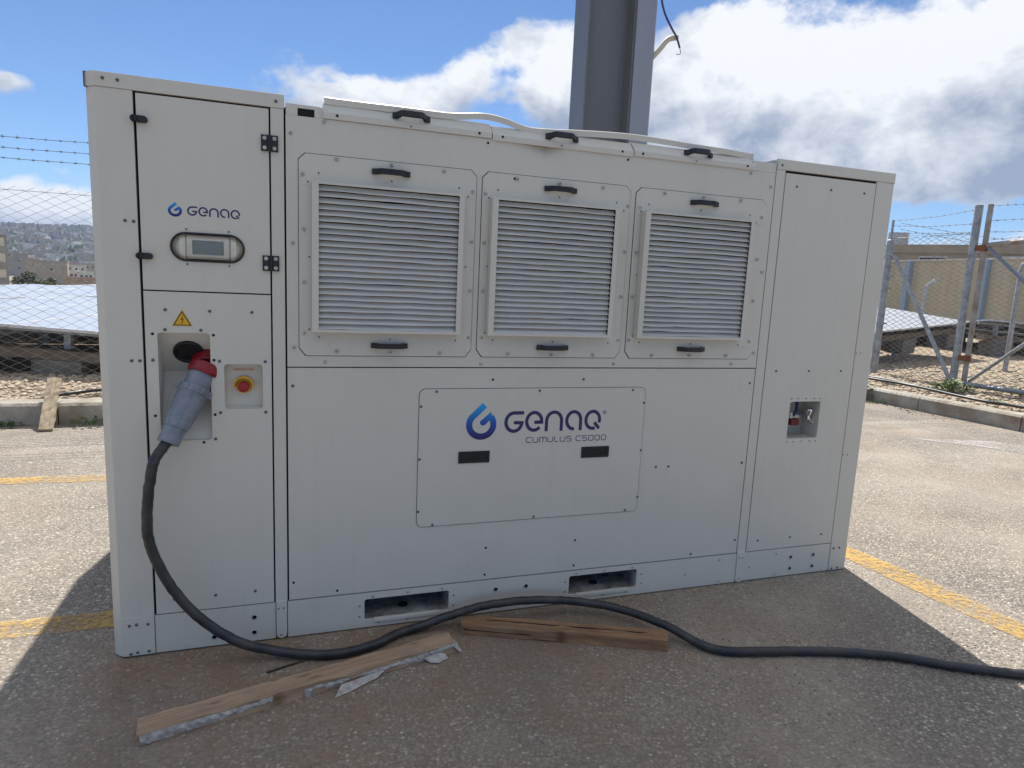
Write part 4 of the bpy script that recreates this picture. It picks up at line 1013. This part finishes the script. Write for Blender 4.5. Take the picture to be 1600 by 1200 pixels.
# flap on the ground and curled bits near the far end
V = [(.66,-.010,.014),(.70,-.012,.018),(.84,-.006,.022),(.62,-.060,.003),(.68,-.052,.004),(.80,-.020,.006)]; m.add(V, [(0,1,4,3),(1,2,5,4)])
V = [(1.00,-.006,.020),(1.06,-.008,.026),(1.09,-.012,.020),(1.02,-.030,.006),(1.055,-.042,.004),(1.10,-.030,.004)]; m.add(V, [(0,1,4,3),(1,2,5,4)])
V = [(1.13,-.006,.040),(1.157,.000,.044),(1.162,-.004,.025),(1.150,-.010,.018),(1.178,-.004,.003),(1.166,-.016,.003)]; m.add(V, [(0,1,2,3),(3,2,4,5)])
o = m.build('torn_film', FILM, PL1)
so = o.modifiers.new('thickness', 'SOLIDIFY'); so.thickness = .0008
PL2 = plank('wooden_plank', (1.340, -.150, 0), math.atan2(-.345, .822), .895, .088, .050, WOODB, 'brown split wooden plank under the cable, lying beside the cabinet foot', seed=9)
m = MB(); m.box(.004, .30, -.0025, .004, .0235, .0258); m.box(.10, .84, .0505, .0530, .0478, .0512); m.build('crack', DARK, PL2)
PL3 = plank('wooden_board', (-1.462, 4.135, .0), math.atan2(.66, -.085), .66, .112, .032, WOODC, 'sunlit wooden board propped on the kerb by the left fence', tilt=R_(-36.5), seed=13)
# a thin black rod by the cable
m = MB(); m.tube([(.538,-.243,.006),(.60,-.221,.006),(.672,-.197,.007)], .0038, 8)
tag(m.build('thin_rod', RUBBER), 'thin black rod on the ground between cable and pale plank', 'rod')

# ------------------------------------------------------------------ steel column behind the cabinet
colu = thing('steel_column', (3.45,3.2,0), 'tall grey steel column behind the cabinet, rising out of the picture', 'column')
zt = 7.5
m = MB(); m.box(3.170, 3.184, 3.04, 3.36, 0, zt); m.build('flange', COLUMN, colu)
m = MB(); m.box(3.184, 3.640, 3.193, 3.207, 0, zt); m.build('web', COLUMN, colu)
m = MB(); m.box(3.640, 3.654, 3.06, 3.36, 0, zt); m.build('flange', COLUMN, colu)
m = MB(); m.prism([(3.660,3.045),(3.86,3.055),(3.885,3.09),(3.885,3.36),(3.660,3.36)], 'z', 0, zt); m.build('cable_duct', mat('duct_blue_grey', (.26,.28,.335), .42, .0, var=.08, vscale=2, stretch=(2,2,.4)), colu, .004)
m = MB(); m.box(2.98, 4.05, 2.85, 3.55, .0, .025); m.build('base_plate', GALV, colu)
m = MB(); m.tube(smoothpath([(3.87,3.10,3.70),(3.93,3.06,3.78),(3.985,3.04,3.855),(4.03,3.03,3.88),(4.085,3.02,3.89)], 4), .024, 12, caps=False); m.lathe([(0,.024),(0,.017)], (4.085,3.02,3.89), (1,-.15,.15), 12, caps=False); m.build('conduit', CONDUIT, colu)
m = MB(); m.tube(smoothpath([(3.83,3.00,4.62),(3.855,2.99,4.25),(3.90,2.985,4.08),(3.99,2.985,3.95),(4.05,2.985,3.88),(4.095,2.985,3.79)], 6), .0095, 8)
m.tube(smoothpath([(4.095,2.985,3.79),(4.105,2.985,3.76),(4.10,2.98,3.735),(4.06,2.98,3.725)], 4), .003, 6); m.build('loose_wire', mat('purple_wire', (.05,.045,.12), .5), colu)

# ------------------------------------------------------------------ fences
def chain_link(p, q, z0, z1, pitch, r, nsides=3):
    P = Vector((*p,0)); Q = Vector((*q,0)); d = (Q-P); L = d.length; d /= L; nn = Vector((-d.y, d.x, 0))
    n = int(L/pitch); rows = int((z1-z0)/(pitch*.5)); m = MB(); V = []; F = []
    for i in range(n+1):
        st = len(V)
        sag = mnoise.noise((i*.13, 3.3, 0))*.010
        for j in range(rows+1):
            off = (pitch*.5 if ((j+i) % 2) else -pitch*.5)*.985
            c = P + d*(i*pitch+pitch*.5+off) + nn*(r*1.2 if (j % 2) else -r*1.2) + nn*mnoise.noise((i*.11, j*.09, 0))*.02
            z = z0 + (z1-z0)*j/rows + sag
            for k in range(nsides):
                a = 2*math.pi*k/nsides; V.append((c.x+d.x*r*math.cos(a)+nn.x*r*math.sin(a), c.y+d.y*r*math.cos(a)+nn.y*r*math.sin(a), z))
        for j in range(rows):
            for k in range(nsides):
                k2 = (k+1) % nsides; a = st+j*nsides
                F.append((a+k, a+k2, a+nsides+k2, a+nsides+k))
    m.add(V, F, True)
    # line wire along the top
    m.tube([P+Vector((0,0,z1-pitch*.45)), Q+Vector((0,0,z1-pitch*.45))], r*.8, 5)
    return m
def barbed(pts, r=.0032, step=.125, seed=0):
    r2 = random.Random(seed); m = MB(); path = []; P = [Vector(p) for p in pts]
    for a, b in zip(P[:-1], P[1:]):
        n = max(2, int((b-a).length/.25))
        for i in range(n): path.append(a.lerp(b, i/n)+Vector((0,0,-.02*math.sin(math.pi*i/n)+r2.gauss(0,.003))))
    path.append(P[-1]); m.tube(path, r, 5)
    acc = 0.0
    for a, b in zip(path[:-1], path[1:]):
        L = (b-a).length; d = (b-a).normalized()
        while acc < L:
            c = a+d*acc; s = d.cross(Vector((0,0,1))).normalized(); u = Vector((0,0,1))
            m.tube([c-d*.012, c+d*.012], r*1.9, 5)
            for sg in (1,-1):
                v = (s*r2.uniform(-1,1)+u*r2.uniform(-1,1)).normalized(); m.tube([c+d*.006*sg-v*.018, c+d*.006*sg+v*.018], r*.7, 3)
            acc += step
        acc -= L
    return m
lf = thing('chain_link_fence', (-2,5.4,.17), 'chain-link fence with three barbed wires along the left kerb', 'fence')
chain_link((-10.5,5.42), (9.6,5.40), .165, 2.285, .0845, .0036).build('fence_mesh', WIRE, lf)
for i, z in enumerate((2.562,2.665,2.774)): barbed([(-10.5,5.42,z+.01),(-5,5.41,z),(-1.4,5.40,z+.004),(4,5.40,z-.02),(9.6,5.40,z)], .0030, .125, i).build('barbed_wire', BARB, lf)
for x in (-10.5, -5.2, 2.3, 6.4):
    m = MB(); m.tube([(x,5.44,.1),(x,5.44,2.80)], .028, 12); m.lathe([(0,.03),(.012,.026),(.02,0)], (x,5.44,2.80), (0,0,1), 12); m.build('post', GALV, lf)

rf = thing('chain_link_fence', (11,5.8,.18), 'short chain-link fence bay with braced corner post beside the right gate', 'fence')
chain_link((11.0,6.55), (11.0,5.12), .22, 2.70, .078, .0060).build('fence_mesh', WIRE, rf)
m = MB(); m.tube([(11,6.59,.05),(11,6.59,2.60)], .062, 16); m.lathe([(0,.066),(.03,.060),(.05,.02)], (11,6.59,2.60), (0,0,1), 16)
m.tube([(11,6.59,2.62),(11,6.59,2.99)], .022, 10)
for z in (.55,1.1,1.75,1.95,2.35): m.lathe([(0,.067),(.035,.067)], (11,6.59,z), (0,0,1), 16, caps=False); m.box(10.96,11.04,6.47,6.53,z+.005,z+.03)
m.build('corner_post', GALV, rf)
m = MB(); m.tube([(11,6.46,2.34),(11,5.10,.30)], .034, 12); m.build('brace', GALV, rf)
m = MB(); m.tube([(11,5.03,.05),(11,5.03,3.09)], .058, 18); m.lathe([(0,.060),(.012,.058),(.014,0)], (11,5.03,3.09), (0,0,1), 18)
for z in (.8,1.65,2.3,2.82): m.lathe([(0,.0605),(.014,.0605)], (11,5.03,z), (0,0,1), 18, caps=False)
m.build('gate_post', GALV, rf)
for i, (za, zb) in enumerate(((2.975,3.035),(2.885,2.818),(2.765,2.688))): barbed([(11,6.57,za),(11,5.09,zb)], .0035, .12, 20+i).build('barbed_wire', BARB, rf)
for i, (za, zb) in enumerate(((2.95,2.62),(2.84,2.50))): barbed([(11.2,6.57,za),(11.9,5.1,zb)], .0030, .12, 40+i).build('barbed_wire', BARB, rf)

gt = thing('pipe_gate', (11,4.4,.2), 'rusty pipe-framed chain-link gate with crossed braces at the right edge', 'gate')
m = MB(); m.tube([(11,4.845,.22),(11,4.845,3.10)], .040, 14); m.build('stile', RUST, gt)
m = MB(); m.tube([(11,4.80,2.47),(11,2.2,2.66)], .040, 12); m.build('top_rail', RUST, gt)
m = MB(); m.tube([(11,4.80,.255),(11,2.2,.30)], .040, 12); m.build('bottom_rail', GALV, gt)
m = MB(); m.tube([(11,4.78,2.43),(11,2.3,-.28+.62)], .026, 10); m.build('brace', mat('blue_grey_tube', (.20,.23,.30), .5, .3), gt)
m = MB(); m.tube([(11.05,4.80,.30),(11.05,2.3,2.60)], .026, 10); m.build('brace', GALV, gt)
for z in (.62, 2.38): 
    m = MB(); m.lathe([(0,.052),(.10,.052)], (11,4.845,z), (0,0,1), 14); m.box(10.97,11.03,4.88,4.99,z+.01,z+.09); m.build('hinge', mat('hinge_rust', (.22,.085,.04), .8), gt)
chain_link((11.0,4.78), (11.0,2.25), .30, 2.50, .078, .0058).build('gate_mesh', WIRE, gt)
for i, (za, zb) in enumerate(((3.075,3.02),(2.85,2.84),(2.675,2.62),(2.55,2.72))): barbed([(11,4.83,za),(11,2.2,zb)], .0032, .12, 60+i).build('barbed_wire', BARB, gt)
m = MB(); m.tube([(11,2.16,.05),(11,2.16,3.1)], .058, 16); m.build('gate_stop_post', GALV, gt)

# inner posts with angled tops between gate and far wall
def ypost(x, y, h, r, arm, label, cat='fence post'):
    o = thing('fence_post', (x,y,.17), label, cat, 'angled posts behind the gate'); m = MB()
    m.tube([(x,y,.1),(x,y,h-.12),(x,y-.03,h-.05),(x,y-arm,h+.12)], r, 10); m.build('post', GALV, o)
ypost(14.45, 6.55, 2.42, .045, .30, 'pale post with bent top standing on gravel behind the gate')
ypost(20.0, 13.1, 2.15, .05, .30, 'thin far post with bent top in front of the beige wall')
ypost(20.6, 10.05, 2.2, .05, .45, 'thin far post seen through the gate in front of the beige wall')

# ------------------------------------------------------------------ hoses, weeds, litter
m = MB(); m.tube(smoothpath([(9.15,7.6,.20),(9.70,5.9,.235),(9.80,5.30,.24),(9.86,4.9,.235),(9.78,4.40,.235),(9.66,3.90,.235),(9.62,3.48,.235),(9.72,3.05,.235),(9.78,1.5,.235),(9.9,-3,.235)], 6), .021, 10)
tag(m.build('irrigation_hose', RUBBER), 'black water hose running along the top of the right kerb', 'hose')
m = MB(); m.tube(smoothpath([(9.55,7.9,.20),(9.95,6.0,.23),(10.0,5.45,.24),(9.95,5.05,.235),(9.93,4.75,.23),(10.2,4.3,.19)], 6), .021, 10)
tag(m.build('irrigation_hose', RUBBER), 'short black hose end on the gravel behind the right kerb hose', 'hose')
m = MB(); m.tube(smoothpath([(-1.62,4.83,.215),(-1.50,4.92,.22),(-1.33,5.05,.225),(-.9,5.15,.225),(.5,5.1,.225),(3,5.2,.225)], 6), .019, 10)
tag(m.build('irrigation_hose', RUBBER), 'black hose on the stones behind the left kerb', 'hose')
def weed(x, y, z, n, s, mt, label, h=1.0, seed=0):
    r2 = random.Random(seed); m = MB()
    for i in range(n):
        a = r2.uniform(0, 6.28); rr = s*r2.uniform(.05,1)**.7; c = Vector((x+rr*math.cos(a), y+rr*math.sin(a), z+s*h*r2.uniform(.05,.85)*(1-.6*rr/s)))
        l = s*r2.uniform(.18,.34); w = l*r2.uniform(.25,.42); d = Vector((math.cos(a+r2.gauss(0,.6)), math.sin(a+r2.gauss(0,.6)), r2.uniform(-.1,.9))).normalized(); sd = d.cross(Vector((0,0,1))).normalized()
        m.add([c, c+d*l*.45+sd*w, c+d*l, c+d*l*.45-sd*w, c+d*l*.45+Vector((0,0,-w*.25))], [(0,1,4),(1,2,4),(2,3,4),(3,0,4)])
    for i in range(max(3, n//14)):
        a = r2.uniform(0,6.28); m.tube([(x,y,z-.02),(x+s*.4*math.cos(a),y+s*.4*math.sin(a),z+s*h*.6)], .0035, 4)
    return tag(m.build('weed', mt), label, 'weed', 'weeds along the kerbs')
weed(10.35, 4.55, .19, 260, .26, LEAF, 'dark green weed clump at the foot of the thick gate post', .9, 1)
weed(11.35, 4.25, .18, 120, .20, LEAFY, 'bright yellow-green weed on the gravel beneath the gate rail', .7, 2)
weed(9.02, 5.03, .02, 260, .26, LEAF, 'dark weed tuft at the road side of the right kerb end', 1.3, 3)
weed(8.98, 4.62, .005, 40, .12, LEAF, 'small low weed on the asphalt beside the right kerb', .5, 4)
weed(9.85, 3.55, .20, 70, .14, LEAF, 'low weed sprouting beside the hose on the right kerb', .5, 5)
weed(-1.92, 4.38, .0, 130, .13, LEAF, 'small weed at the left kerb foot, left of the board', .5, 6)
weed(-1.22, 4.37, .0, 90, .16, LEAF, 'weed at the left kerb foot, right of the board near the cabinet', .6, 7)
def litter():
    r2 = random.Random(11); m = MB()
    for i in range(160):
        if i < 90: x, y = 9.0-abs(r2.gauss(0,.12)), r2.uniform(3.4,5.1)
        elif i < 120: x, y = r2.uniform(-3.2,-.6), 4.36-abs(r2.gauss(0,.12))
        else: x, y = r2.uniform(-.4,3.8), r2.uniform(-1.2,-.05)
        s = r2.uniform(.004,.018) if i < 120 else r2.uniform(.002,.006); a = r2.uniform(0,6.28)
        m.add([(x+s*math.cos(a),y+s*math.sin(a),.006),(x-s*.5*math.sin(a),y+s*.5*math.cos(a),.010+s*.4),(x-s*math.cos(a),y-s*math.sin(a),.005),(x+s*.5*math.sin(a),y-s*.5*math.cos(a),.009)], [(0,1,2,3)])
    m.build('leaf_litter', LITTER)['kind'] = 'stuff'
litter()

def grit():
    r2 = random.Random(17); base = bmesh.new(); bmesh.ops.create_icosphere(base, subdivisions=1, radius=1.0)
    bv = [v.co.copy() for v in base.verts]; bf = [[v.index for v in f.verts] for f in base.faces]; V = []; F = []; MI = []
    for i in range(2600):
        k = r2.random()
        if k < .45: x, y = r2.gauss(2.75, .55), r2.gauss(-.72, .26)
        elif k < .62: x, y = r2.uniform(-.2, 3.7), -abs(r2.gauss(0, .05))-.01
        else: x, y = r2.uniform(-.9, 4.2), r2.uniform(-1.6, .1)
        if y > -.012 and -.04 < x < 3.67: continue
        sz = .0014+.0032*r2.random()**2.2; o = len(V)
        for c in bv:
            j = 1+r2.uniform(-.3, .3); V.append((x+c.x*sz*j*1.25, y+c.y*sz*j, sz*.35+c.z*sz*j*.7))
        F += [tuple(n+o for n in f) for f in bf]; MI += [r2.choice((0,0,1))]*len(bf)
    me = bpy.data.meshes.new('loose_grit'); me.from_pydata(V, [], F)
    me.materials.append(STONE); me.materials.append(CONC); me.polygons.foreach_set('material_index', MI); me.update()
    ob = bpy.data.objects.new('loose_grit', me); COL.objects.link(ob); ob['kind'] = 'stuff'
grit()

# ------------------------------------------------------------------ solar tables in the yard
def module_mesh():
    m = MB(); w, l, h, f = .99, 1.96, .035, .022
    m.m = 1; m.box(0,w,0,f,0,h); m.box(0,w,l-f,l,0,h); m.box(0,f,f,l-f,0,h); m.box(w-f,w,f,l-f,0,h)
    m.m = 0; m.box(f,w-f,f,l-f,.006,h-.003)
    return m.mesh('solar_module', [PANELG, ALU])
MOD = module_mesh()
SLEEP = mat('brown_sleeper', (.17,.135,.10), .85, var=.4, vscale=4)
def table(loc, rz, tilt, roll, ncol, nrow, zg, label):
    o = thing('solar_table', loc, label, 'solar panels', 'tables of solar panels in the yard', rz)
    o.rotation_euler = (tilt, roll, rz); W_ = ncol*1.0; Dp = nrow*1.98
    for i in range(ncol):
        for j in range(nrow):
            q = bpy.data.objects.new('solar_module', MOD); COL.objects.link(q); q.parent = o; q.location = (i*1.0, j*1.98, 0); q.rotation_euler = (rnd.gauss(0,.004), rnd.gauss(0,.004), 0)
    m = MB()
    for y in (.30, Dp*.5, Dp-.35): m.box(0, W_, y, y+.06, -.065, -.004)
    m.build('purlin', GALV, o)
    hg = loc[2]-zg
    for x in [.5+2.0*i for i in range(int(W_/2.0+.5))]:
        for y in (.33, Dp-.32):
            m = MB(); m.box(x-.04, x+.04, y-.04, y+.04, -hg-.15-y*math.sin(tilt), -.065); m.build('leg', GALV, o)
    m = MB(); m.box(0, W_, .10, .36, -hg*.45, -hg*.45+.12); m.build('sleeper', SLEEP, o)
    for x in [.5+2.0*i for i in range(int(W_/2.0+.5))]:
        m = MB(); m.box(x-.28, x+.28, .05, .5, -hg-.05, -hg*.45-.003); m.build('footing_block', CONC, o)
    return o
rzL = R_(-11)
for k in range(4):
    table((-6.5+.764*k, 7.26+3.93*k, .985-.012*k), rzL, R_(.15), R_(3.4), 7, 2, .17, 'low white-glinting solar panel table behind the left fence, %s row' % ('nearest', 'second', 'third', 'farthest')[k])
table((9.3, 6.95, .70), R_(14.0), R_(6.5), R_(-3.2), 7, 1, .17, 'tilted solar panel table behind the right corner post')
table((9.0, 9.15, .50), R_(14.0), 0.0, R_(-1.5), 12, 3, .17, 'unseen flat solar table added behind the tilted one to shade the ground')  # hidden table, added to keep the ground below the panels dark
table((16.9, 8.75, 1.17), R_(-13.0), R_(-7.0), R_(3.0), 5, 2, .17, 'solar panel table beyond the gate with its shaded underside showing')

# ------------------------------------------------------------------ far wall and buildings
bw = thing('boundary_wall', (25,12,.0), 'long beige boundary wall with blue-grey pilasters beyond the gate', 'wall')
m = MB(); m.box(25,25.25,-6,30,-.1,3.20); m.build('wall', BEIGE, bw)
m = MB(); m.box(24.96,25.29,-6,30,3.203,3.27); m.build('coping', WHITEW, bw)
for y in (27.6, 24.4, 21.2, 18.0, 14.8, 11.6, 8.4, 5.2): 
    m = MB(); m.box(24.78,24.996,y-.12,y+.12,-.1,3.195); m.build('pilaster', PILB, bw)

def building(x, y, rz, w, d, zb, zt, wall, label, wins=(), roof=None, name='building', wm=WIN, extra=None, group=None):
    """local frame: front face at y=0 looking to -y; wins: (x, z, w, h)"""
    o = thing(name, (x,y,0), label, 'building', group, rz); WLOC[o.name] = (0,0,0)
    m = MB(); m.box(-w/2,w/2,0,d,zb,zt); m.build('wall', wall, o)
    m = MB(); t = .25; m.box(-w/2-.1,w/2+.1,-.1,t,zt+.003,zt+.45); m.box(-w/2-.1,w/2+.1,d-t,d+.1,zt+.003,zt+.45); m.box(-w/2-.1,-w/2+t,t+.002,d-t-.002,zt+.003,zt+.45); m.box(w/2-t,w/2+.1,t+.002,d-t-.002,zt+.003,zt+.45); m.build('parapet', roof or wall, o)
    for (wx, wz, ww, wh) in wins:
        m = MB(); m.box(wx-ww/2-.08,wx+ww/2+.08,-.09,-.003,wz-wh/2-.08,wz-wh/2); m.box(wx-ww/2-.08,wx+ww/2+.08,-.06,-.003,wz+wh/2,wz+wh/2+.08); m.box(wx-ww/2-.08,wx-ww/2,-.06,-.003,wz-wh/2,wz+wh/2); m.box(wx+ww/2,wx+ww/2+.08,-.06,-.003,wz-wh/2,wz+wh/2)
        f = m.build('window', WHITEW, o); m = MB(); m.box(wx-ww/2,wx+ww/2,-.03,-.004,wz-wh/2,wz+wh/2); m.build('pane', wm, f)
    if extra: extra(o)
    return o
def ex_tank(o):
    m = MB(); m.box(-3.4,-2.4,2,3.2,4.75,5.55); m.build('roof_tank', GREYB, o)
    m = MB(); m.tube([(-4.9,2,4.6),(-4.9,2,5.7)], .06, 6); m.tube([(-6.4,2,4.6),(-6.4,2,5.4)], .06, 6); m.build('roof_pipe', GALV, o)
building(34.6, 23.6, R_(-52), 13, 9, 0, 4.25, TAN, 'tan flat-roofed building with a roof tank behind the beige wall', [(-3.6,3.75,.9,.7),(-1.0,3.6,1.2,.8),(2.6,3.7,.9,.7)], extra=ex_tank)
def ex_shed(o):
    m = MB(); m.prism([(-7,4.55),(-3.5,5.05),(7,4.9),(7,4.80),(-3.5,4.93),(-7,4.45)], 'y', -.5, 8.5); m.build('roof', GREYB, o)
building(39.5, 17.3, R_(-62), 13.5, 8, 0, 4.05, GREYB, 'pale blue-grey metal shed roof rising behind the beige wall', [(-5.9,3.6,.5,1.6)], roof=WHITEW, wm=WINL, extra=ex_shed)

# town beyond the left fence
def ex_annex(o):
    m = MB(); m.box(-1.4,.6,1,2.6,2.9,4.1); m.build('roof_tank', WHITEW, o)
building(-56.4, 146.8, R_(20.3), 10, 10, -14, 5.97, TANG, 'tall brown apartment block at the left edge of the town', [(4.0-2.2*i, 5.0-3.0*j, 1.1, 1.5) for i in range(4) for j in range(5)], wm=WINL)
building(-106.4, 320.0, R_(18), 5.4, 9, -14, 4.40, mat('lilac_grey_stone', (.31,.28,.27), .85, var=.2, vscale=.3), 'grey stone house half hidden behind the bushes', [(-1.0,1.6,.9,.9),(-1.0,-1.4,.9,.9),(1.7,2.0,.8,1.0)])
building(-85.7, 284.6, R_(12), 10.4, 9, -14, 1.60, TAN, 'long beige building with a plain wall above the bushes', [(.3,-1.0,.9,.9)], roof=TANG)
building(-96.3, 300.2, R_(14), 4.6, 7, -14, 2.30, TAN, 'beige annex with a white roof tank beside the long beige building', [(.3,.4,.8,.9)], extra=ex_annex)
for (x, y, w, zt_, mt, lb) in [
    (-93.7,344.7,8,0.45,WHITEW,'white low house with a dark window right of the beige building'),
    (-97.0,374.9,7,1.42,TAN,'tan cube house behind the low white house near the cabinet'),
    (-115.1,401.0,9,1.96,TAN,'wide tan house on the slope beyond the white houses'),
    (-75.0,287.6,5,-1.80,WHITEW,'small white shed close to the cabinet edge'),
    (-82.2,296.0,4.5,-1.63,WHITEW,'small white shed below the right corner of the beige building'),
    (-151.4,494.6,12,3.80,WHITEW,'broad white house higher up behind the beige building'),
    (-152.4,441.7,9,6.17,TAN,'tan house up the slope between brown block and grey house'),
    (-138.6,539.7,12,3.23,WHITEW,'broad white house far up beside the cabinet edge')]:
    building(x, y, R_(14+rnd.uniform(-8,8)), w, 7, -14, zt_, mt, lb, [(-w*.3+w*.3*i, zt_-1.4, .9, 1.0) for i in range(3)], name='house', group='houses beyond the left fence')
rw = thing('rubble_wall', (-32.1,123.1,0), 'pinkish rubble wall below the white houses', 'wall', None, R_(12)); WLOC[rw.name] = (0,0,0)
m = MB(); m.box(-3.2,6,0,.5,-9,-0.63); m.build('wall', PINKR, rw)

def tree(x, y, z0, h, rad, n, mt, label, seed, ls=.35):
    r2 = random.Random(seed); o = thing('bushy_tree', (x,y,z0), label, 'tree', 'trees beyond the left fence')
    m = MB(); m.tube([(x,y,z0),(x+.1,y,z0+h*.3),(x-.1,y+.1,z0+h*.6)], [.16,.12,.06], 7)
    for i in range(6):
        a = r2.uniform(0,6.28); m.tube([(x,y,z0+h*.3),(x+rad*.4*math.cos(a),y+rad*.4*math.sin(a),z0+h*.62)], [.06,.025], 5)
    m.build('trunk', BARK, o)
    m = MB(); cl = [(Vector((x+rad*r2.uniform(-.75,.75), y+rad*r2.uniform(-.75,.75), z0+h*r2.uniform(.35,.88))), rad*r2.uniform(.25,.5)) for _ in range(9)]
    for i in range(n):
        c, rr = cl[r2.randrange(len(cl))]; v = Vector((r2.gauss(0,1),r2.gauss(0,1),r2.gauss(0,1))).normalized()*rr*r2.uniform(.5,1.05); p = c+v
        d = Vector((r2.gauss(0,1),r2.gauss(0,1),r2.gauss(0,.6))).normalized(); s = d.cross(Vector((r2.gauss(0,1),r2.gauss(0,1),r2.gauss(0,1)))).normalized(); l = ls*r2.uniform(.6,1.3)
        m.add([p-d*l*.5, p+s*l*.3, p+d*l*.5, p-s*l*.3], [(0,1,2,3)])
    m.build('crown', mt, o)
    return o
tree(-34.1, 103.8, -7.2, 7.45, 2.0, 2600, LEAFT, 'round green tree above the solar panels', 1, .34)
tree(-31.8, 102.4, -7.2, 7.12, 1.5, 1600, LEAFT, 'darker green tree right of the round tree', 2, .34)
tree(-29.8, 100.9, -7.2, 6.65, 1.5, 1400, LEAFT2, 'low yellow-green bush right of the green trees', 3, .34)

# far hillside town: a mass of tiny houses and trees
def town():
    r2 = random.Random(21); V = []; F = []; MI = []
    for i in range(4200):
        az = R_(r2.uniform(-34, 24)); d = 430+1180*r2.random()**.6
        x, y = d*math.sin(az), d*math.cos(az); z = terr_h(x, y)
        w, dp, h = r2.uniform(4.5,10), r2.uniform(4,9), r2.uniform(3,7.5); a = r2.uniform(0,3.14); ca, sa = math.cos(a), math.sin(a)
        o = len(V)
        for zz in (z-4, z+h):
            for sx, sy in ((-1,-1),(1,-1),(1,1),(-1,1)):
                px, py = sx*w/2, sy*dp/2; V.append((x+px*ca-py*sa, y+px*sa+py*ca, zz))
        F += [(o,o+1,o+5,o+4),(o+1,o+2,o+6,o+5),(o+2,o+3,o+7,o+6),(o+3,o,o+4,o+7),(o+4,o+5,o+6,o+7)]; MI += [r2.choice((0,0,0,1,2))]*5
    me = bpy.data.meshes.new('hillside_town'); me.from_pydata(V, [], F)
    for mt in (TAN, WHITEW, TANG): me.materials.append(mt)
    me.polygons.foreach_set('material_index', MI); me.update()
    bm = bmesh.new(); bm.from_mesh(me); bmesh.ops.recalc_face_normals(bm, faces=bm.faces[:]); bm.to_mesh(me); bm.free()
    o = bpy.data.objects.new('hillside_town', me); COL.objects.link(o); o['kind'] = 'stuff'
    m = MB()
    for i in range(2600):
        az = R_(r2.uniform(-34, 24)); d = 430+1170*r2.random()**.6; x, y = d*math.sin(az), d*math.cos(az); z = terr_h(x, y); s = r2.uniform(2.5,6)
        p = [(x+s*r2.uniform(.6,1.2)*math.cos(k*1.2566), y+s*r2.uniform(.6,1.2)*math.sin(k*1.2566), z+s*.5*r2.uniform(.6,1.2)) for k in range(5)]
        m.add(p+[(x,y,z+s*1.5),(x,y,z-2)], [(k,(k+1)%5,5) for k in range(5)]+[((k+1)%5,k,6) for k in range(5)])
    m.build('hillside_trees', LEAFT)['kind'] = 'stuff'
town()

# ------------------------------------------------------------------ air
hz = bpy.data.materials.new('pale_air'); hz.use_nodes = True
_t = hz.node_tree; _t.nodes.remove(_t.nodes['Principled BSDF'])
_v = N(_t, 'ShaderNodeVolumePrincipled', inputs={'Density': .00027, 'Anisotropy': 0.0}); _v.inputs['Color'].default_value = (.52,.68,1.0,1)
_t.links.new(_v.outputs[0], _t.nodes['Material Output'].inputs['Volume'])
m = MB(); m.box(-4700,4700,-4700,4700,-16,96); hob = m.build('haze', hz); hob['kind'] = 'stuff'
